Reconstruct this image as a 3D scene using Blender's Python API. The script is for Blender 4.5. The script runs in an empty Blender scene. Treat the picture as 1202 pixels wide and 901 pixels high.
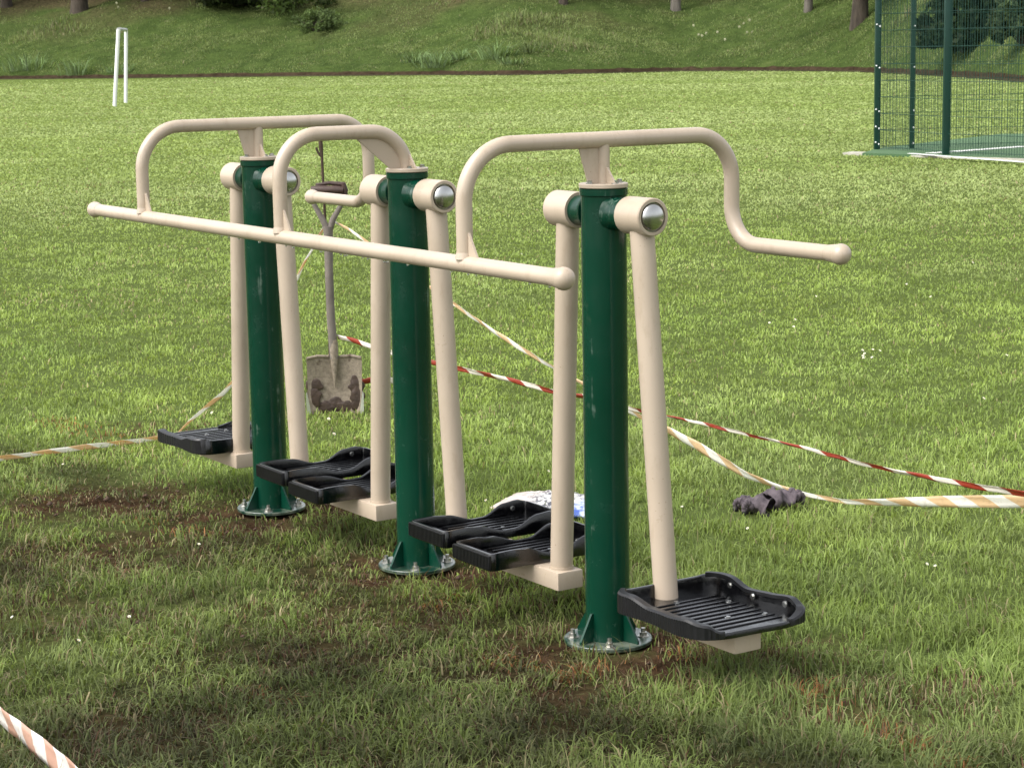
import bpy, bmesh, math, random
import numpy as np
from mathutils import Vector, Matrix
PI = math.pi
random.seed(4)
rng = np.random.default_rng(11)
scn = bpy.context.scene
COL = scn.collection

# ------------------------------------------------------------------ camera
CX, CY, CZ = 4.6584, -3.3272, 1.687
YAW, PITCH, ROLL, F = 0.99649, 0.16189, -0.01757, 2418.14
Fv = Vector((-math.sin(YAW)*math.cos(PITCH), math.cos(YAW)*math.cos(PITCH), -math.sin(PITCH)))
R0 = Vector((math.cos(YAW), math.sin(YAW), 0)); U0 = R0.cross(Fv)
Rv = R0*math.cos(ROLL)+U0*math.sin(ROLL); Uv = -R0*math.sin(ROLL)+U0*math.cos(ROLL)
CAM = Vector((CX, CY, CZ))
cd = bpy.data.cameras.new('camera'); cam = bpy.data.objects.new('camera', cd); COL.objects.link(cam)
M = Matrix((Rv, Uv, -Fv)).transposed().to_4x4(); M.translation = CAM
cam.matrix_world = M
cd.sensor_width = 36; cd.lens = F/1202*36; cd.clip_end = 3000; cd.clip_start = .05
cd.dof.use_dof = True; cd.dof.focus_distance = 6.3; cd.dof.aperture_fstop = 24
scn.camera = cam

def ray(px, py):
    return (Fv + Rv*((px-601)/F) - Uv*((py-450.5)/F))
def on_z(px, py, z=0.0):
    d = ray(px, py); return CAM + d*((z-CZ)/d.z)
def at_dist(px, py, r):
    d = ray(px, py); h = math.hypot(d.x, d.y); return CAM + d*(r/h)
def on_plane(px, py, P, Q):
    """hit of the sight line with the vertical plane through ground points P, Q"""
    n = Vector((-(Q[1]-P[1]), Q[0]-P[0], 0)); d = ray(px, py)
    t = n.dot(Vector((P[0], P[1], 0))-CAM)/n.dot(d); return CAM + d*t

# ------------------------------------------------------------------ noise in numpy
def _h(i, j, s):
    n = (i*374761393 + j*668265263 + s*2147483647) & 0xffffffff
    n = ((n ^ (n >> 13))*1274126177) & 0xffffffff
    return ((n ^ (n >> 16)) & 0xffff)/65535.0
def vnoise(x, y, s=0):
    x = np.asarray(x, float); y = np.asarray(y, float)
    i = np.floor(x).astype(np.int64); j = np.floor(y).astype(np.int64)
    u = x-i; v = y-j; u = u*u*(3-2*u); v = v*v*(3-2*v)
    a = _h(i, j, s); b = _h(i+1, j, s); c = _h(i, j+1, s); d = _h(i+1, j+1, s)
    return (a*(1-u)+b*u)*(1-v)+(c*(1-u)+d*u)*v
def fbm(x, y, s=0, o=4):
    t = 0; a = .5; n = 0
    for k in range(o):
        t = t + a*vnoise(x*2**k, y*2**k, s+k*17); n += a; a *= .55
    return t/n
def sstep(a, b, x):
    t = np.clip((x-a)/(b-a), 0, 1); return t*t*(3-2*t)

POSTS = [(-2.152, 'A'), (-1.081, 'B'), (0.0, 'C')]
def wear(x, y):
    """trodden ground on the near side of the machine (0 green .. 1 trodden)"""
    n = fbm(x*1.1+3, y*1.1+9, 5)
    w = 1-sstep(-.25, .55, y + (n-.5)*1.3 + .12*np.clip(-2.4-x, 0, 9)*3)
    w = w*(.35+.65*sstep(.3, .6, fbm(x*.9+20, y*.9, 31)))
    w = w*(1-.35*sstep(-1.2, -2.6, y))
    return np.clip(w, 0, 1)
def mud(x, y):
    m = np.zeros_like(np.asarray(x, float))
    for px, _ in POSTS:
        d = np.hypot(x-px-.06, (y)*.9)
        m = np.maximum(m, 1-sstep(.17, .50, d+(fbm(x*5, y*5, 8)-.5)*.35))
    for (sx, sy, r, a) in [(-2.75, -.45, .5, .8), (-1.9, -.75, .5, .7), (.35, .28, .34, .8), (.3, -.35, .36, .5), (-.7, -.35, .4, .5), (-.45, -.75, .35, .55),
                           (-3.9, .3, .35, .45), (.9, .25, .3, .5), (-.1, -1.45, .3, .35), (-1.3, -1.3, .45, .4), (-.6, .35, .25, .45), (-1.4, .25, .3, .3)]:
        d = np.hypot(x-sx, y-sy)
        m = np.maximum(m, a*(1-sstep(.3*r, r*1.15, d+(fbm(x*4+7, y*4, 12)-.5)*.6)))
    m = m*(.3+.95*sstep(.35, .62, fbm(x*9, y*9, 77)))
    return np.clip(m, 0, 1)

# ------------------------------------------------------------------ materials
def newmat(name):
    m = bpy.data.materials.new(name); m.use_nodes = True
    nt = m.node_tree; b = nt.nodes['Principled BSDF']; return m, nt, b
def N(nt, t, **k):
    n = nt.nodes.new(t)
    for a, v in k.items():
        if a in n.inputs.keys(): n.inputs[a].default_value = v
        else: setattr(n, a, v)
    return n
def coord(nt): return N(nt, 'ShaderNodeTexCoord').outputs['Object']
def noise(nt, vec, scale, detail=4, rough=.55, stretch=None):
    if stretch:
        mp = N(nt, 'ShaderNodeMapping'); mp.inputs['Scale'].default_value = stretch
        nt.links.new(vec, mp.inputs['Vector']); vec = mp.outputs[0]
    n = N(nt, 'ShaderNodeTexNoise'); n.inputs['Scale'].default_value = scale
    n.inputs['Detail'].default_value = detail; n.inputs['Roughness'].default_value = rough
    nt.links.new(vec, n.inputs['Vector']); return n.outputs['Fac']
def ramp(nt, fac, stops):
    r = N(nt, 'ShaderNodeValToRGB'); e = r.color_ramp.elements
    while len(e) < len(stops): e.new(.5)
    for k, (p, c) in enumerate(stops):
        e[k].position = p; e[k].color = (c if len(c) == 4 else (*c, 1)) if hasattr(c, '__len__') else (c, c, c, 1)
    nt.links.new(fac, r.inputs['Fac']); return r.outputs['Color']
def mix(nt, fac, a, b, mode='MIX'):
    n = N(nt, 'ShaderNodeMix', data_type='RGBA', blend_type=mode)
    for s, v in ((0, fac), (6, a), (7, b)):
        if hasattr(v, 'links') or hasattr(v, 'is_output'): nt.links.new(v, n.inputs[s])
        elif isinstance(v, (int, float)): n.inputs[s].default_value = v if s == 0 else (v, v, v, 1)
        else: n.inputs[s].default_value = (*v, 1) if len(v) == 3 else v
    return n.outputs[2]
def bump(nt, b, h, strength=.3, dist=.01):
    n = N(nt, 'ShaderNodeBump'); n.inputs['Strength'].default_value = strength; n.inputs['Distance'].default_value = dist
    nt.links.new(h, n.inputs['Height']); nt.links.new(n.outputs[0], b.inputs['Normal'])
def simple(name, c, rough=.5, metal=0, var=.12, scale=8, bmp=0, coat=0, bscale=60):
    m, nt, b = newmat(name); v = coord(nt)
    if rough >= .95: b.inputs['Specular IOR Level'].default_value = 0
    f = noise(nt, v, scale)
    col = ramp(nt, f, [(.25, tuple(x*(1-var) for x in c)), (.75, tuple(min(1, x*(1+var)) for x in c))])
    nt.links.new(col, b.inputs['Base Color'])
    b.inputs['Roughness'].default_value = rough; b.inputs['Metallic'].default_value = metal
    b.inputs['Coat Weight'].default_value = coat; b.inputs['Coat Roughness'].default_value = .15
    if bmp: bump(nt, b, noise(nt, v, bscale), bmp, .004)
    return m

# beige powder coat: faint dirt, grime specks
def mat_beige():
    m, nt, b = newmat('beige_powder_coat'); v = coord(nt)
    base = ramp(nt, noise(nt, v, 3, 3), [(.3, (.43, .350, .265)), (.7, (.50, .410, .315))])
    dirt = ramp(nt, noise(nt, v, 26, 6, .7, (1, 1, .35)), [(.54, 0), (.70, 1)])
    c = mix(nt, .5, (1, 1, 1), (1, 1, 1)); 
    fac = N(nt, 'ShaderNodeMath', operation='MULTIPLY'); fac.inputs[1].default_value = .30
    nt.links.new(dirt, fac.inputs[0])
    c = mix(nt, fac.outputs[0], base, (.30, .22, .14))
    sp = ramp(nt, noise(nt, v, 150, 2, .5), [(.735, 0), (.76, 1)])
    c = mix(nt, sp, c, (.28, .2, .13))
    nt.links.new(c, b.inputs['Base Color'])
    nt.links.new(ramp(nt, noise(nt, v, 11, 5, .65), [(.3, .26), (.7, .52)]), b.inputs['Roughness']); b.inputs['Coat Weight'].default_value = .15; b.inputs['Coat Roughness'].default_value = .12
    bump(nt, b, noise(nt, v, 260, 2), .05, .002)
    return m
def mat_green():
    m, nt, b = newmat('green_powder_coat'); v = coord(nt)
    base = ramp(nt, noise(nt, v, 2.2, 3), [(.3, (.0013, .030, .016)), (.7, (.0026, .044, .025))])
    # dried drips and scuffs running down the post
    drip = noise(nt, v, 42, 4, .65, (1, 1, .06)); brk = noise(nt, v, 7, 4, .65)
    mu = N(nt, 'ShaderNodeMath', operation='MULTIPLY'); nt.links.new(drip, mu.inputs[0]); nt.links.new(brk, mu.inputs[1])
    d = ramp(nt, mu.outputs[0], [(.355, 0), (.44, .55)])
    c = mix(nt, d, base, (.16, .22, .18))
    smear = ramp(nt, noise(nt, v, 9, 5, .7, (1, 1, .6)), [(.62, 0), (.80, .5)])
    c = mix(nt, smear, c, (.10, .13, .09))
    nt.links.new(c, b.inputs['Base Color'])
    rr = ramp(nt, noise(nt, v, 14, 5, .65), [(.3, .12), (.7, .30)]); nt.links.new(rr, b.inputs['Roughness'])
    b.inputs['Coat Weight'].default_value = 0; b.inputs['Specular IOR Level'].default_value = .4
    bump(nt, b, noise(nt, v, 60, 3), .05, .002)
    return m
BEIGE = mat_beige(); GREEN = mat_green()
def mat_black():
    m, nt, b = newmat('black_moulded_plastic'); v = coord(nt)
    dust = ramp(nt, noise(nt, v, 22, 6, .7), [(.58, 0), (.8, .5)])
    c = mix(nt, dust, (.0015, .0015, .002), (.018, .018, .017)); b.inputs['Specular IOR Level'].default_value = .75
    nt.links.new(c, b.inputs['Base Color'])
    rr = ramp(nt, noise(nt, v, 18, 4, .6), [(.42, .03), (.60, .26)]); nt.links.new(rr, b.inputs['Roughness'])
    bump(nt, b, noise(nt, v, 300, 2), .12, .002)
    return m
BLACK = mat_black()
RUBBER = simple('black_rubber_edging', (.006, .006, .007), .4, 0, .3, 30, .2)
STEEL = simple('polished_steel', (.50, .50, .48), .27, 1, .1, 10)
ZINC = simple('zinc_bolt_steel', (.55, .54, .50), .38, 1, .25, 60, .1)
def mat_flange():
    m, nt, b = newmat('muddy_green_flange'); v = coord(nt)
    f = ramp(nt, noise(nt, v, 16, 6, .7), [(.42, 0), (.62, 1)])
    c = mix(nt, f, (.002, .030, .018), (.15, .17, .13))
    nt.links.new(c, b.inputs['Base Color']); b.inputs['Roughness'].default_value = .28; b.inputs['Coat Weight'].default_value = .4
    return m
FLANGE = mat_flange()

# ------------------------------------------------------------------ object helpers
def link_bm(bm, name, mat, parent=None, smooth=True, sharp=35):
    me = bpy.data.meshes.new(name); bm.normal_update(); bm.to_mesh(me); bm.free()
    for mm in (mat if isinstance(mat, (list, tuple)) else [mat]): me.materials.append(mm)
    if smooth:
        for p in me.polygons: p.use_smooth = True
        try: me.set_sharp_from_angle(angle=math.radians(sharp))
        except Exception: pass
    o = bpy.data.objects.new(name, me); COL.objects.link(o)
    if parent is not None: o.parent = parent
    return o
def tag(o, label=None, cat=None, group=None, kind=None):
    if label: o['label'] = label
    if cat: o['category'] = cat
    if group: o['group'] = group
    if kind: o['kind'] = kind
    return o
def empty(name, loc=(0, 0, 0)):
    o = bpy.data.objects.new(name, None); COL.objects.link(o); o.location = loc; o.empty_display_size = .2; return o
def rings(bm, pts, rad, n=20, cap=True, up=None):
    """tube swept along pts with radius per point (parallel transport)"""
    pts = [Vector(p) for p in pts]
    if not hasattr(rad, '__len__'): rad = [rad]*len(pts)
    t = (pts[1]-pts[0]).normalized()
    a = Vector((0, 0, 1)) if abs(t.z) < .9 else Vector((1, 0, 0))
    u = t.cross(a).normalized(); R = []
    for i, p in enumerate(pts):
        if i == 0: tt = (pts[1]-p).normalized()
        elif i == len(pts)-1: tt = (p-pts[i-1]).normalized()
        else: tt = ((pts[i+1]-p).normalized()+(p-pts[i-1]).normalized()).normalized()
        u = (u-tt*u.dot(tt)).normalized(); w = tt.cross(u)
        R.append([bm.verts.new(p+(u*math.cos(2*PI*k/n)+w*math.sin(2*PI*k/n))*rad[i]) for k in range(n)])
    for i in range(len(R)-1):
        for k in range(n): bm.faces.new((R[i][k], R[i][(k+1) % n], R[i+1][(k+1) % n], R[i+1][k]))
    if cap:
        bm.faces.new(R[0][::-1]); bm.faces.new(R[-1])
def fillet(pts, rads, seg=10):
    pts = [Vector(p) for p in pts]; out = [pts[0]]
    for i in range(1, len(pts)-1):
        p = pts[i]; a = (pts[i-1]-p); b = (pts[i+1]-p); r = rads[i-1]
        d = r  # 90 degree bends
        d = min(d, a.length*.98, b.length*.98); a.normalize(); b.normalize()
        s = p+a*d; e = p+b*d; ang = a.angle(b)
        R_ = d*math.tan(ang/2); c = p+(a+b).normalized()*(R_/math.sin(ang/2))
        v0 = s-c; v1 = e-c; th = v0.angle(v1); ax = v0.cross(v1).normalized()
        for k in range(seg+1): out.append(c+Matrix.Rotation(th*k/seg, 3, ax) @ v0)
    out.append(pts[-1]); return out
def ball(bm, c, r, sx=1, sy=1, sz=1, u=20, v=14):
    m = Matrix.Translation(Vector(c)) @ Matrix.Diagonal((sx, sy, sz, 1))
    bmesh.ops.create_uvsphere(bm, u_segments=u, v_segments=v, radius=r, matrix=m)
def box(bm, x0, x1, y0, y1, z0, z1, bev=0):
    m = Matrix.Translation(((x0+x1)/2, (y0+y1)/2, (z0+z1)/2)) @ Matrix.Diagonal((x1-x0, y1-y0, z1-z0, 1))
    r = bmesh.ops.create_cube(bm, size=1, matrix=m)
    if bev:
        es = list({e for vv in r['verts'] for e in vv.link_edges})
        bmesh.ops.bevel(bm, geom=es, offset=bev, segments=2, affect='EDGES', profile=.6)
def plate(bm, poly, nrm, th):
    """extruded polygon, thickness th along nrm"""
    nrm = Vector(nrm).normalized()*th/2
    a = [bm.verts.new(Vector(p)-nrm) for p in poly]; b = [bm.verts.new(Vector(p)+nrm) for p in poly]
    n = len(poly); bm.faces.new(a[::-1]); bm.faces.new(b)
    for k in range(n): bm.faces.new((a[k], a[(k+1) % n], b[(k+1) % n], b[k]))
def lathe(bm, prof, n=40, axis='Z', c=(0, 0, 0)):
    c = Vector(c); R = []
    for r, z in prof:
        row = []
        for k in range(n):
            a = 2*PI*k/n
            p = Vector((r*math.cos(a), r*math.sin(a), z))
            if axis == 'X': p = Vector((z, r*math.cos(a), r*math.sin(a)))
            row.append(bm.verts.new(p+c))
        R.append(row)
    for i in range(len(R)-1):
        for k in range(n): bm.faces.new((R[i][k], R[i][(k+1) % n], R[i+1][(k+1) % n], R[i+1][k]))
    bm.faces.new(R[0][::-1]); bm.faces.new(R[-1])
    bmesh.ops.recalc_face_normals(bm, faces=bm.faces)
def hexbolt(bm, c, r=.011, h=.012, stud=.02, axis=(0, 0, 1)):
    q = Vector((0, 0, 1)).rotation_difference(Vector(axis)).to_matrix()
    c = Vector(c)
    def cyl(rad, z0, z1, n, ph=0):
        a = [bm.verts.new(c+q @ Vector((rad*math.cos(2*PI*k/n+ph), rad*math.sin(2*PI*k/n+ph), z0))) for k in range(n)]
        b = [bm.verts.new(c+q @ Vector((rad*math.cos(2*PI*k/n+ph), rad*math.sin(2*PI*k/n+ph), z1))) for k in range(n)]
        for k in range(n): bm.faces.new((a[k], a[(k+1) % n], b[(k+1) % n], b[k]))
        bm.faces.new(b); bm.faces.new(a[::-1])
    cyl(r*1.45, 0, .0025, 16); cyl(r, .0025, h, 6, random.random())
    if stud: cyl(r*.55, h, h+stud, 12)

# ================================================================== THE MACHINE
H, HP, W, HB, HT, HR = 1.30, 1.2303, .455, 1.1188, 1.4313, 1.1168
PR = .0635; TR = .0225
walker = empty('air_walker', (-1.08, 0, 0))
tag(walker, 'beige and dark green outdoor gym walker with three posts, long handrail and black footplates', 'exercise machine')
bpy.context.view_layer.update()
class Part:
    """meshes are modelled in world space, then moved under their parent"""
def child(o, parent):
    bpy.context.view_layer.update()
    o.parent = parent; o.matrix_parent_inverse = parent.matrix_world.inverted(); return o

# ---- footplates
def tray(outline, hfun, z0, floor, th, name):
    bm = bmesh.new(); n = len(outline); P = [Vector((p[0], p[1])) for p in outline]
    inn = []
    for k in range(n):
        a = (P[k]-P[k-1]).normalized(); b = (P[(k+1) % n]-P[k]).normalized(); t = (a+b).normalized()
        nn = Vector((-t.y, t.x)); inn.append(P[k]+nn*th)
    ob = [bm.verts.new((p.x, p.y, z0)) for p in P]
    ot = [bm.verts.new((p.x, p.y, z0+hfun(p)-.004)) for p in P]
    t1 = [bm.verts.new((p.x*.8+q.x*.2, p.y*.8+q.y*.2, z0+hfun(p))) for p, q in zip(P, inn)]
    t2 = [bm.verts.new((p.x*.15+q.x*.85, p.y*.15+q.y*.85, z0+hfun(p))) for p, q in zip(P, inn)]
    it = [bm.verts.new((q.x, q.y, max(z0+floor+.001, z0+hfun(p)-.004))) for p, q in zip(P, inn)]
    ib = [bm.verts.new((q.x, q.y, z0+floor)) for q in inn]
    for r0, r1 in ((ob, ot), (ot, t1), (t1, t2), (t2, it), (it, ib)):
        for k in range(n): bm.faces.new((r0[k], r0[(k+1) % n], r1[(k+1) % n], r1[k]))
    bm.faces.new(ib); bm.faces.new(ob[::-1])
    return bm
def resample(poly, step=.008, r=.03):
    """rounded, evenly resampled closed outline (CCW)"""
    P = [Vector((*p, 0)) for p in poly]; out = []; n = len(P)
    for i in range(n):
        p = P[i]; a = (P[i-1]-p); b = (P[(i+1) % n]-p); rr = min(r, a.length*.45, b.length*.45)
        s = p+a.normalized()*rr; e = p+b.normalized()*rr
        for k in range(7):
            t = k/6; out.append(s*(1-t)**2+p*2*t*(1-t)+e*t*t)
    res = []; m = len(out)
    for i in range(m):
        a = out[i]; b = out[(i+1) % m]; L = (b-a).length; k = max(1, int(round(L/step)))
        for j in range(k): res.append(a+(b-a)*(j/k))
    return [(p.x, p.y) for p in res]
def lerp_prof(t, pr):
    for (a, va), (b, vb) in zip(pr, pr[1:]):
        if t <= b:
            u = (t-a)/(b-a) if b > a else 0; u = u*u*(3-2*u); return va+(vb-va)*u
    return pr[-1][1]

def foot_small(xa, xb, parent, z0, y0=-.2, y1=.235):
    """long narrow plate, raised toe and heel, low waist"""
    cx = (xa+xb)/2; w = abs(xb-xa)/2
    poly = []
    left = []; right = []
    for k in range(15):
        t = k/14; y = y0+(y1-y0)*t
        ww = w*(1-.06*math.sin(PI*t)+.0)
        right.append((cx+ww, y)); left.append((cx-ww, y))
    poly = right+left[::-1]
    ol = resample([right[0]]+right[3:-3:3]+[right[-1]]+[left[-1]]+left[3:-3:3][::-1]+[left[0]], .01, .022)
    pr = [(0, .052), (.18, .054), (.30, .050), (.52, .026), (.60, .027), (.80, .060), (.90, .064), (1, .056)]
    hf = lambda p: lerp_prof((p.y-y0)/(y1-y0), pr)
    bm = tray(ol, hf, z0, .016, .009, 'footplate')
    for k in range(6):                      # anti-slip ribs in the waist
        x = cx+(k-2.5)*w*.28
        box(bm, x-.0045, x+.0045, y0+.10, y1-.07, z0+.0155, z0+.0215, .0015)
    o = child(link_bm(bm, 'footplate', BLACK), parent)
    # ribbed rubber heel edge
    bm = bmesh.new()
    nn = int((2*w-.01)/.008)
    box(bm, cx-w+.004, cx+w-.004, y0-.005, y0+.004, z0+.004, z0+.047, .002)
    for k in range(nn):
        x = cx-w+.008+k*.008
        box(bm, x-.002, x+.002, y0-.0075, y0-.004, z0+.006, z0+.045)
    child(link_bm(bm, 'heel_strip', RUBBER), parent)
    for (bx, by, bz, ax) in [(cx-w*.1, y1-.045, z0+.016, (0, 0, 1)), (cx+.02, y0+.07, z0+.016, (0, 0, 1)), (cx-w+.0105, y1-.06, z0+.04, (1, 0, 0)) , (cx+w*.4, .05, z0+.016, (0, 0, 1))]:
        bm = bmesh.new(); hexbolt(bm, (bx, by, bz), .0062, .006, 0, ax); child(link_bm(bm, 'bolt', STEEL), parent)

def foot_wide(xi, xo, parent, z0):
    """broad two-foot tray; xi = leg side, xo = outer side (may be mirrored)"""
    s = 1 if xo > xi else -1; L = abs(xo-xi); y0, y1 = -.175, .185
    def X(t): return xi+s*t*L
    poly = [(0, y0+.035), (.10, y0+.005), (.45, y0+.016), (.78, y0), (.93, y0+.018), (1.0, y0+.075), (1.01, 0), (1.03, y1-.075), (.97, y1-.012), (.80, y1+.004), (.45, y1-.014), (.12, y1-.005), (0, y1-.035)]
    poly = [(X(a), b) for a, b in poly]
    if s < 0: poly = poly[::-1]
    ol = resample(poly, .009, .035)
    def hf(p):
        t = abs(p.x-xi)/L; side = sstep(.11, .15, abs(p.y-.005))
        wav = lerp_prof(t, [(0, .056), (.2, .055), (.42, .038), (.62, .041), (.82, .047), (.95, .036), (1, .026)])
        inner = .052*(1-sstep(.03, .25, t))
        low = max(inner, .0165)
        return float(low*(1-side)+wav*side)
    bm = tray(ol, hf, z0, .014, .010, 'footplate')
    for k in range(10):
        x = X(.22+.074*k)
        box(bm, x-.006, x+.006, y0+.06, y1-.06, z0+.0135, z0+.0175, .0015)
    child(link_bm(bm, 'footplate', BLACK), parent)
    # ribbed rubber grips along both long sides, following the wavy rim
    for sy in (-1, 1):
        sel = [Vector(p) for p in ol if (p[1]-.005)*sy > .100 and abs(p[0]-xi)/L > .012]
        sel.sort(key=lambda p: abs(p.x-xi)-(.25*max(0, .17-abs(p.y-.005)) if abs(p.x-xi)/L < .5 else -.25*max(0, .17-abs(p.y-.005))))
        # fine steps for the moulded ribs
        fine = []
        for a, b in zip(sel, sel[1:]):
            m_ = max(1, int((b-a).length/.0045))
            for q in range(m_): fine.append(a+(b-a)*q/m_)
        fine.append(sel[-1]); bm = bmesh.new(); top = []; nf_ = len(fine); cen = Vector((X(.5), .005))
        for k, p in enumerate(fine):
            a = fine[max(0, k-2)]; b = fine[min(nf_-1, k+2)]; tt = (b-a).normalized(); nn = Vector((-tt.y, tt.x))
            if nn.dot(p-cen) < 0: nn = -nn
            e = min(1, k/6, (nf_-1-k)/6); z = z0+hf(p)
            o_ = p+nn*(.010*e+.001+(.0022*e if k % 2 else 0)); i_ = p-nn*.0115; c_ = p+nn*(.006*e)
            top.append([bm.verts.new((o_.x, o_.y, z0+.004)), bm.verts.new((o_.x, o_.y, z+.000)), bm.verts.new((c_.x, c_.y, z+.005)), bm.verts.new((i_.x, i_.y, z+.005)), bm.verts.new((i_.x, i_.y, z-.004))])
        for a, b in zip(top, top[1:]):
            for q in range(4): bm.faces.new((a[q], b[q], b[q+1], a[q+1]))
            bm.faces.new((a[4], b[4], b[0], a[0]))
        bm.faces.new(top[0]); bm.faces.new(top[-1][::-1])
        bmesh.ops.recalc_face_normals(bm, faces=bm.faces)
        child(link_bm(bm, 'side_grip', RUBBER, sharp=25), parent)
    for (t, y, z, ax) in [(.22, -.02, .0145, (0, 0, 1)), (.42, .10, .0145, (0, 0, 1)), (.72, 0, .0145, (0, 0, 1)), (.80, .10, .0145, (0, 0, 1)), (.3, -.11, .0145, (0, 0, 1)),
                          (.22, y1-.0165, .036, (0, -1, 0)), (.5, y1-.028, .030, (0, -1, 0)), (.8, y1-.0165, .034, (0, -1, 0))]:
        bm = bmesh.new(); hexbolt(bm, (X(t), y, z0+z), .0065, .006, 0, ax); child(link_bm(bm, 'bolt', STEEL), parent)

def swing_leg(px, s, xb, kind, zf):
    """s=+1/-1 side of the post, xb = offset of the leg foot from the post axis"""
    xt = px+s*.176; xf = px+s*xb; zt = zf-.005
    bm = bmesh.new()
    rings(bm, [(xt, 0, HP-.03), (xf, 0, zf-.004)], .0335, 28)
    # little weld bead where tube meets foot arm
    rings(bm, [(xf-.0001*s, 0, zf-.004), (xf, 0, zf+.004)], .0365, 28)
    leg = child(link_bm(bm, 'swing_leg', BEIGE), walker)
    bm = bmesh.new()
    lathe(bm, [(.040, .118), (.0505, .118), (.0515, .121), (.0515, .226), (.049, .2285), (.041, .2285), (.041, .218)], 40, 'X')
    bmesh.ops.scale(bm, vec=(s, 1, 1), verts=bm.verts)
    bmesh.ops.translate(bm, vec=(px, 0, HP), verts=bm.verts)
    bmesh.ops.recalc_face_normals(bm, faces=bm.faces)
    child(link_bm(bm, 'pivot_collar', BEIGE), leg)
    bm = bmesh.new()
    pr = [(.0395, .2175), (.0395, .2225)]+[(.0375*math.cos(a), .2225+.021*math.sin(a)) for a in [PI/2*k/8 for k in range(8)]]+[(.002, .2435)]
    lathe(bm, pr, 36, 'X'); bmesh.ops.scale(bm, vec=(s, 1, 1), verts=bm.verts)
    bmesh.ops.translate(bm, vec=(px, 0, HP), verts=bm.verts); bmesh.ops.recalc_face_normals(bm, faces=bm.faces)
    child(link_bm(bm, 'dome_cap', STEEL), leg)
    bm = bmesh.new()
    reach = .52 if kind == 'small' else .628
    a, b = sorted((px+s*(xb-.047), px+s*reach))
    box(bm, a, b, -.045, .045, zf-.058, zf-.003, .006)
    child(link_bm(bm, 'foot_arm', BEIGE), leg)
    if kind == 'small':
        a, b = sorted((px+s*.305, px+s*.515)); foot_small(a, b, leg, zf)
    else:
        foot_wide(px+s*(xb-.020+(.02 if s < 0 else 0)), px+s*(xb+(.380 if s > 0 else .435)), leg, zf-.0005)
    return leg
swing_leg(-2.152, -1, .243, 'wide', .185)
swing_leg(-2.152, 1, .246, 'small', .200)
swing_leg(-1.081, -1, .235, 'small', .180)
swing_leg(-1.081, 1, .262, 'small', .190)
swing_leg(0, -1, .232, 'small', .172)
swing_leg(0, 1, .278, 'wide', .178)

# ---- posts
for px, nm in POSTS:
    bm = bmesh.new(); rings(bm, [(px, 0, .005), (px, 0, H-.022)], PR, 48)
    lathe(bm, [(PR-.001, H-.022), (PR+.004, H-.020), (PR+.004, H-.003), (PR-.002, H-.001)], 48, 'Z', (px, 0, 0))
    post = child(link_bm(bm, 'post', GREEN), walker)
    for s in (-1, 1):
        bm = bmesh.new()
        lathe(bm, [(.052, .050), (.046, .064), (.0425, .074), (.0425, .119)], 36, 'X'); bmesh.ops.scale(bm, vec=(s, 1, 1), verts=bm.verts)
        bmesh.ops.translate(bm, vec=(px, 0, HP), verts=bm.verts); bmesh.ops.recalc_face_normals(bm, faces=bm.faces)
        child(link_bm(bm, 'pivot_tube', GREEN), post)
    bm = bmesh.new(); lathe(bm, [(.06, .002), (.124, .002), (.127, .004), (.127, .012), (.125, .014), (.06, .014)], 48, 'Z', (px, 0, 0))
    child(link_bm(bm, 'base_flange', FLANGE), post)
    for k in range(4):
        a = math.radians(12+90*k); d = Vector((math.cos(a), math.sin(a), 0)); q = Vector((-d.y, d.x, 0)); o_ = Vector((px, 0, 0))
        bm = bmesh.new(); plate(bm, [o_+d*.058+Vector((0, 0, .014)), o_+d*.116+Vector((0, 0, .014)), o_+d*.116+Vector((0, 0, .022)), o_+d*.07+Vector((0, 0, .096)), o_+d*.058+Vector((0, 0, .096))], q, .007)
        child(link_bm(bm, 'gusset', GREEN, smooth=False), post)
    for k in range(4):
        a = math.radians(57+90*k)
        bm = bmesh.new(); hexbolt(bm, (px+.101*math.cos(a), .101*math.sin(a), .0138), .0115, .013, .012)
        child(link_bm(bm, 'bolt', ZINC), post)

# ---- handrails
bm = bmesh.new()
rings(bm, [(-2.152-.4585, -W, HB), (-1.1, -W, HB), (.464, -W, HB)], TR, 28)
for x in (-2.152-.4585, .464):
    ball(bm, (x, -W, HB), .0295)
    s = -1 if x < 0 else 1
    rings(bm, [(x-s*.045, -W, HB), (x-s*.01, -W, HB)], [.0232, .0275], 28, cap=False)
long_rail = child(link_bm(bm, 'long_handrail', BEIGE), walker)
rr = random.Random(3)
for k in range(26):                       # rain drops hanging under the rail
    x = rr.uniform(-2.55, .42); bm = bmesh.new(); ball(bm, (x, -W-.004, HB-TR-.0015), rr.uniform(.0022, .0042), 1.1, 1, 1.2, 10, 8)
    if k == 0:
        WATER, nt, b = newmat('water_drop'); b.inputs['Roughness'].default_value = .02; b.inputs['Transmission Weight'].default_value = 1; b.inputs['IOR'].default_value = 1.33
    child(link_bm(bm, 'water_drop', WATER), long_rail)
def tri_gusset(px, s):
    bm = bmesh.new(); plate(bm, [(px+s*.016, -W, HB+.014), (px+s*.068, -W, HB+.017), (px+s*.062, -W, HB+.026), (px+s*.024, -W, HB+.085), (px+s*.016, -W, HB+.085)], (0, 1, 0), .006); return bm
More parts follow.
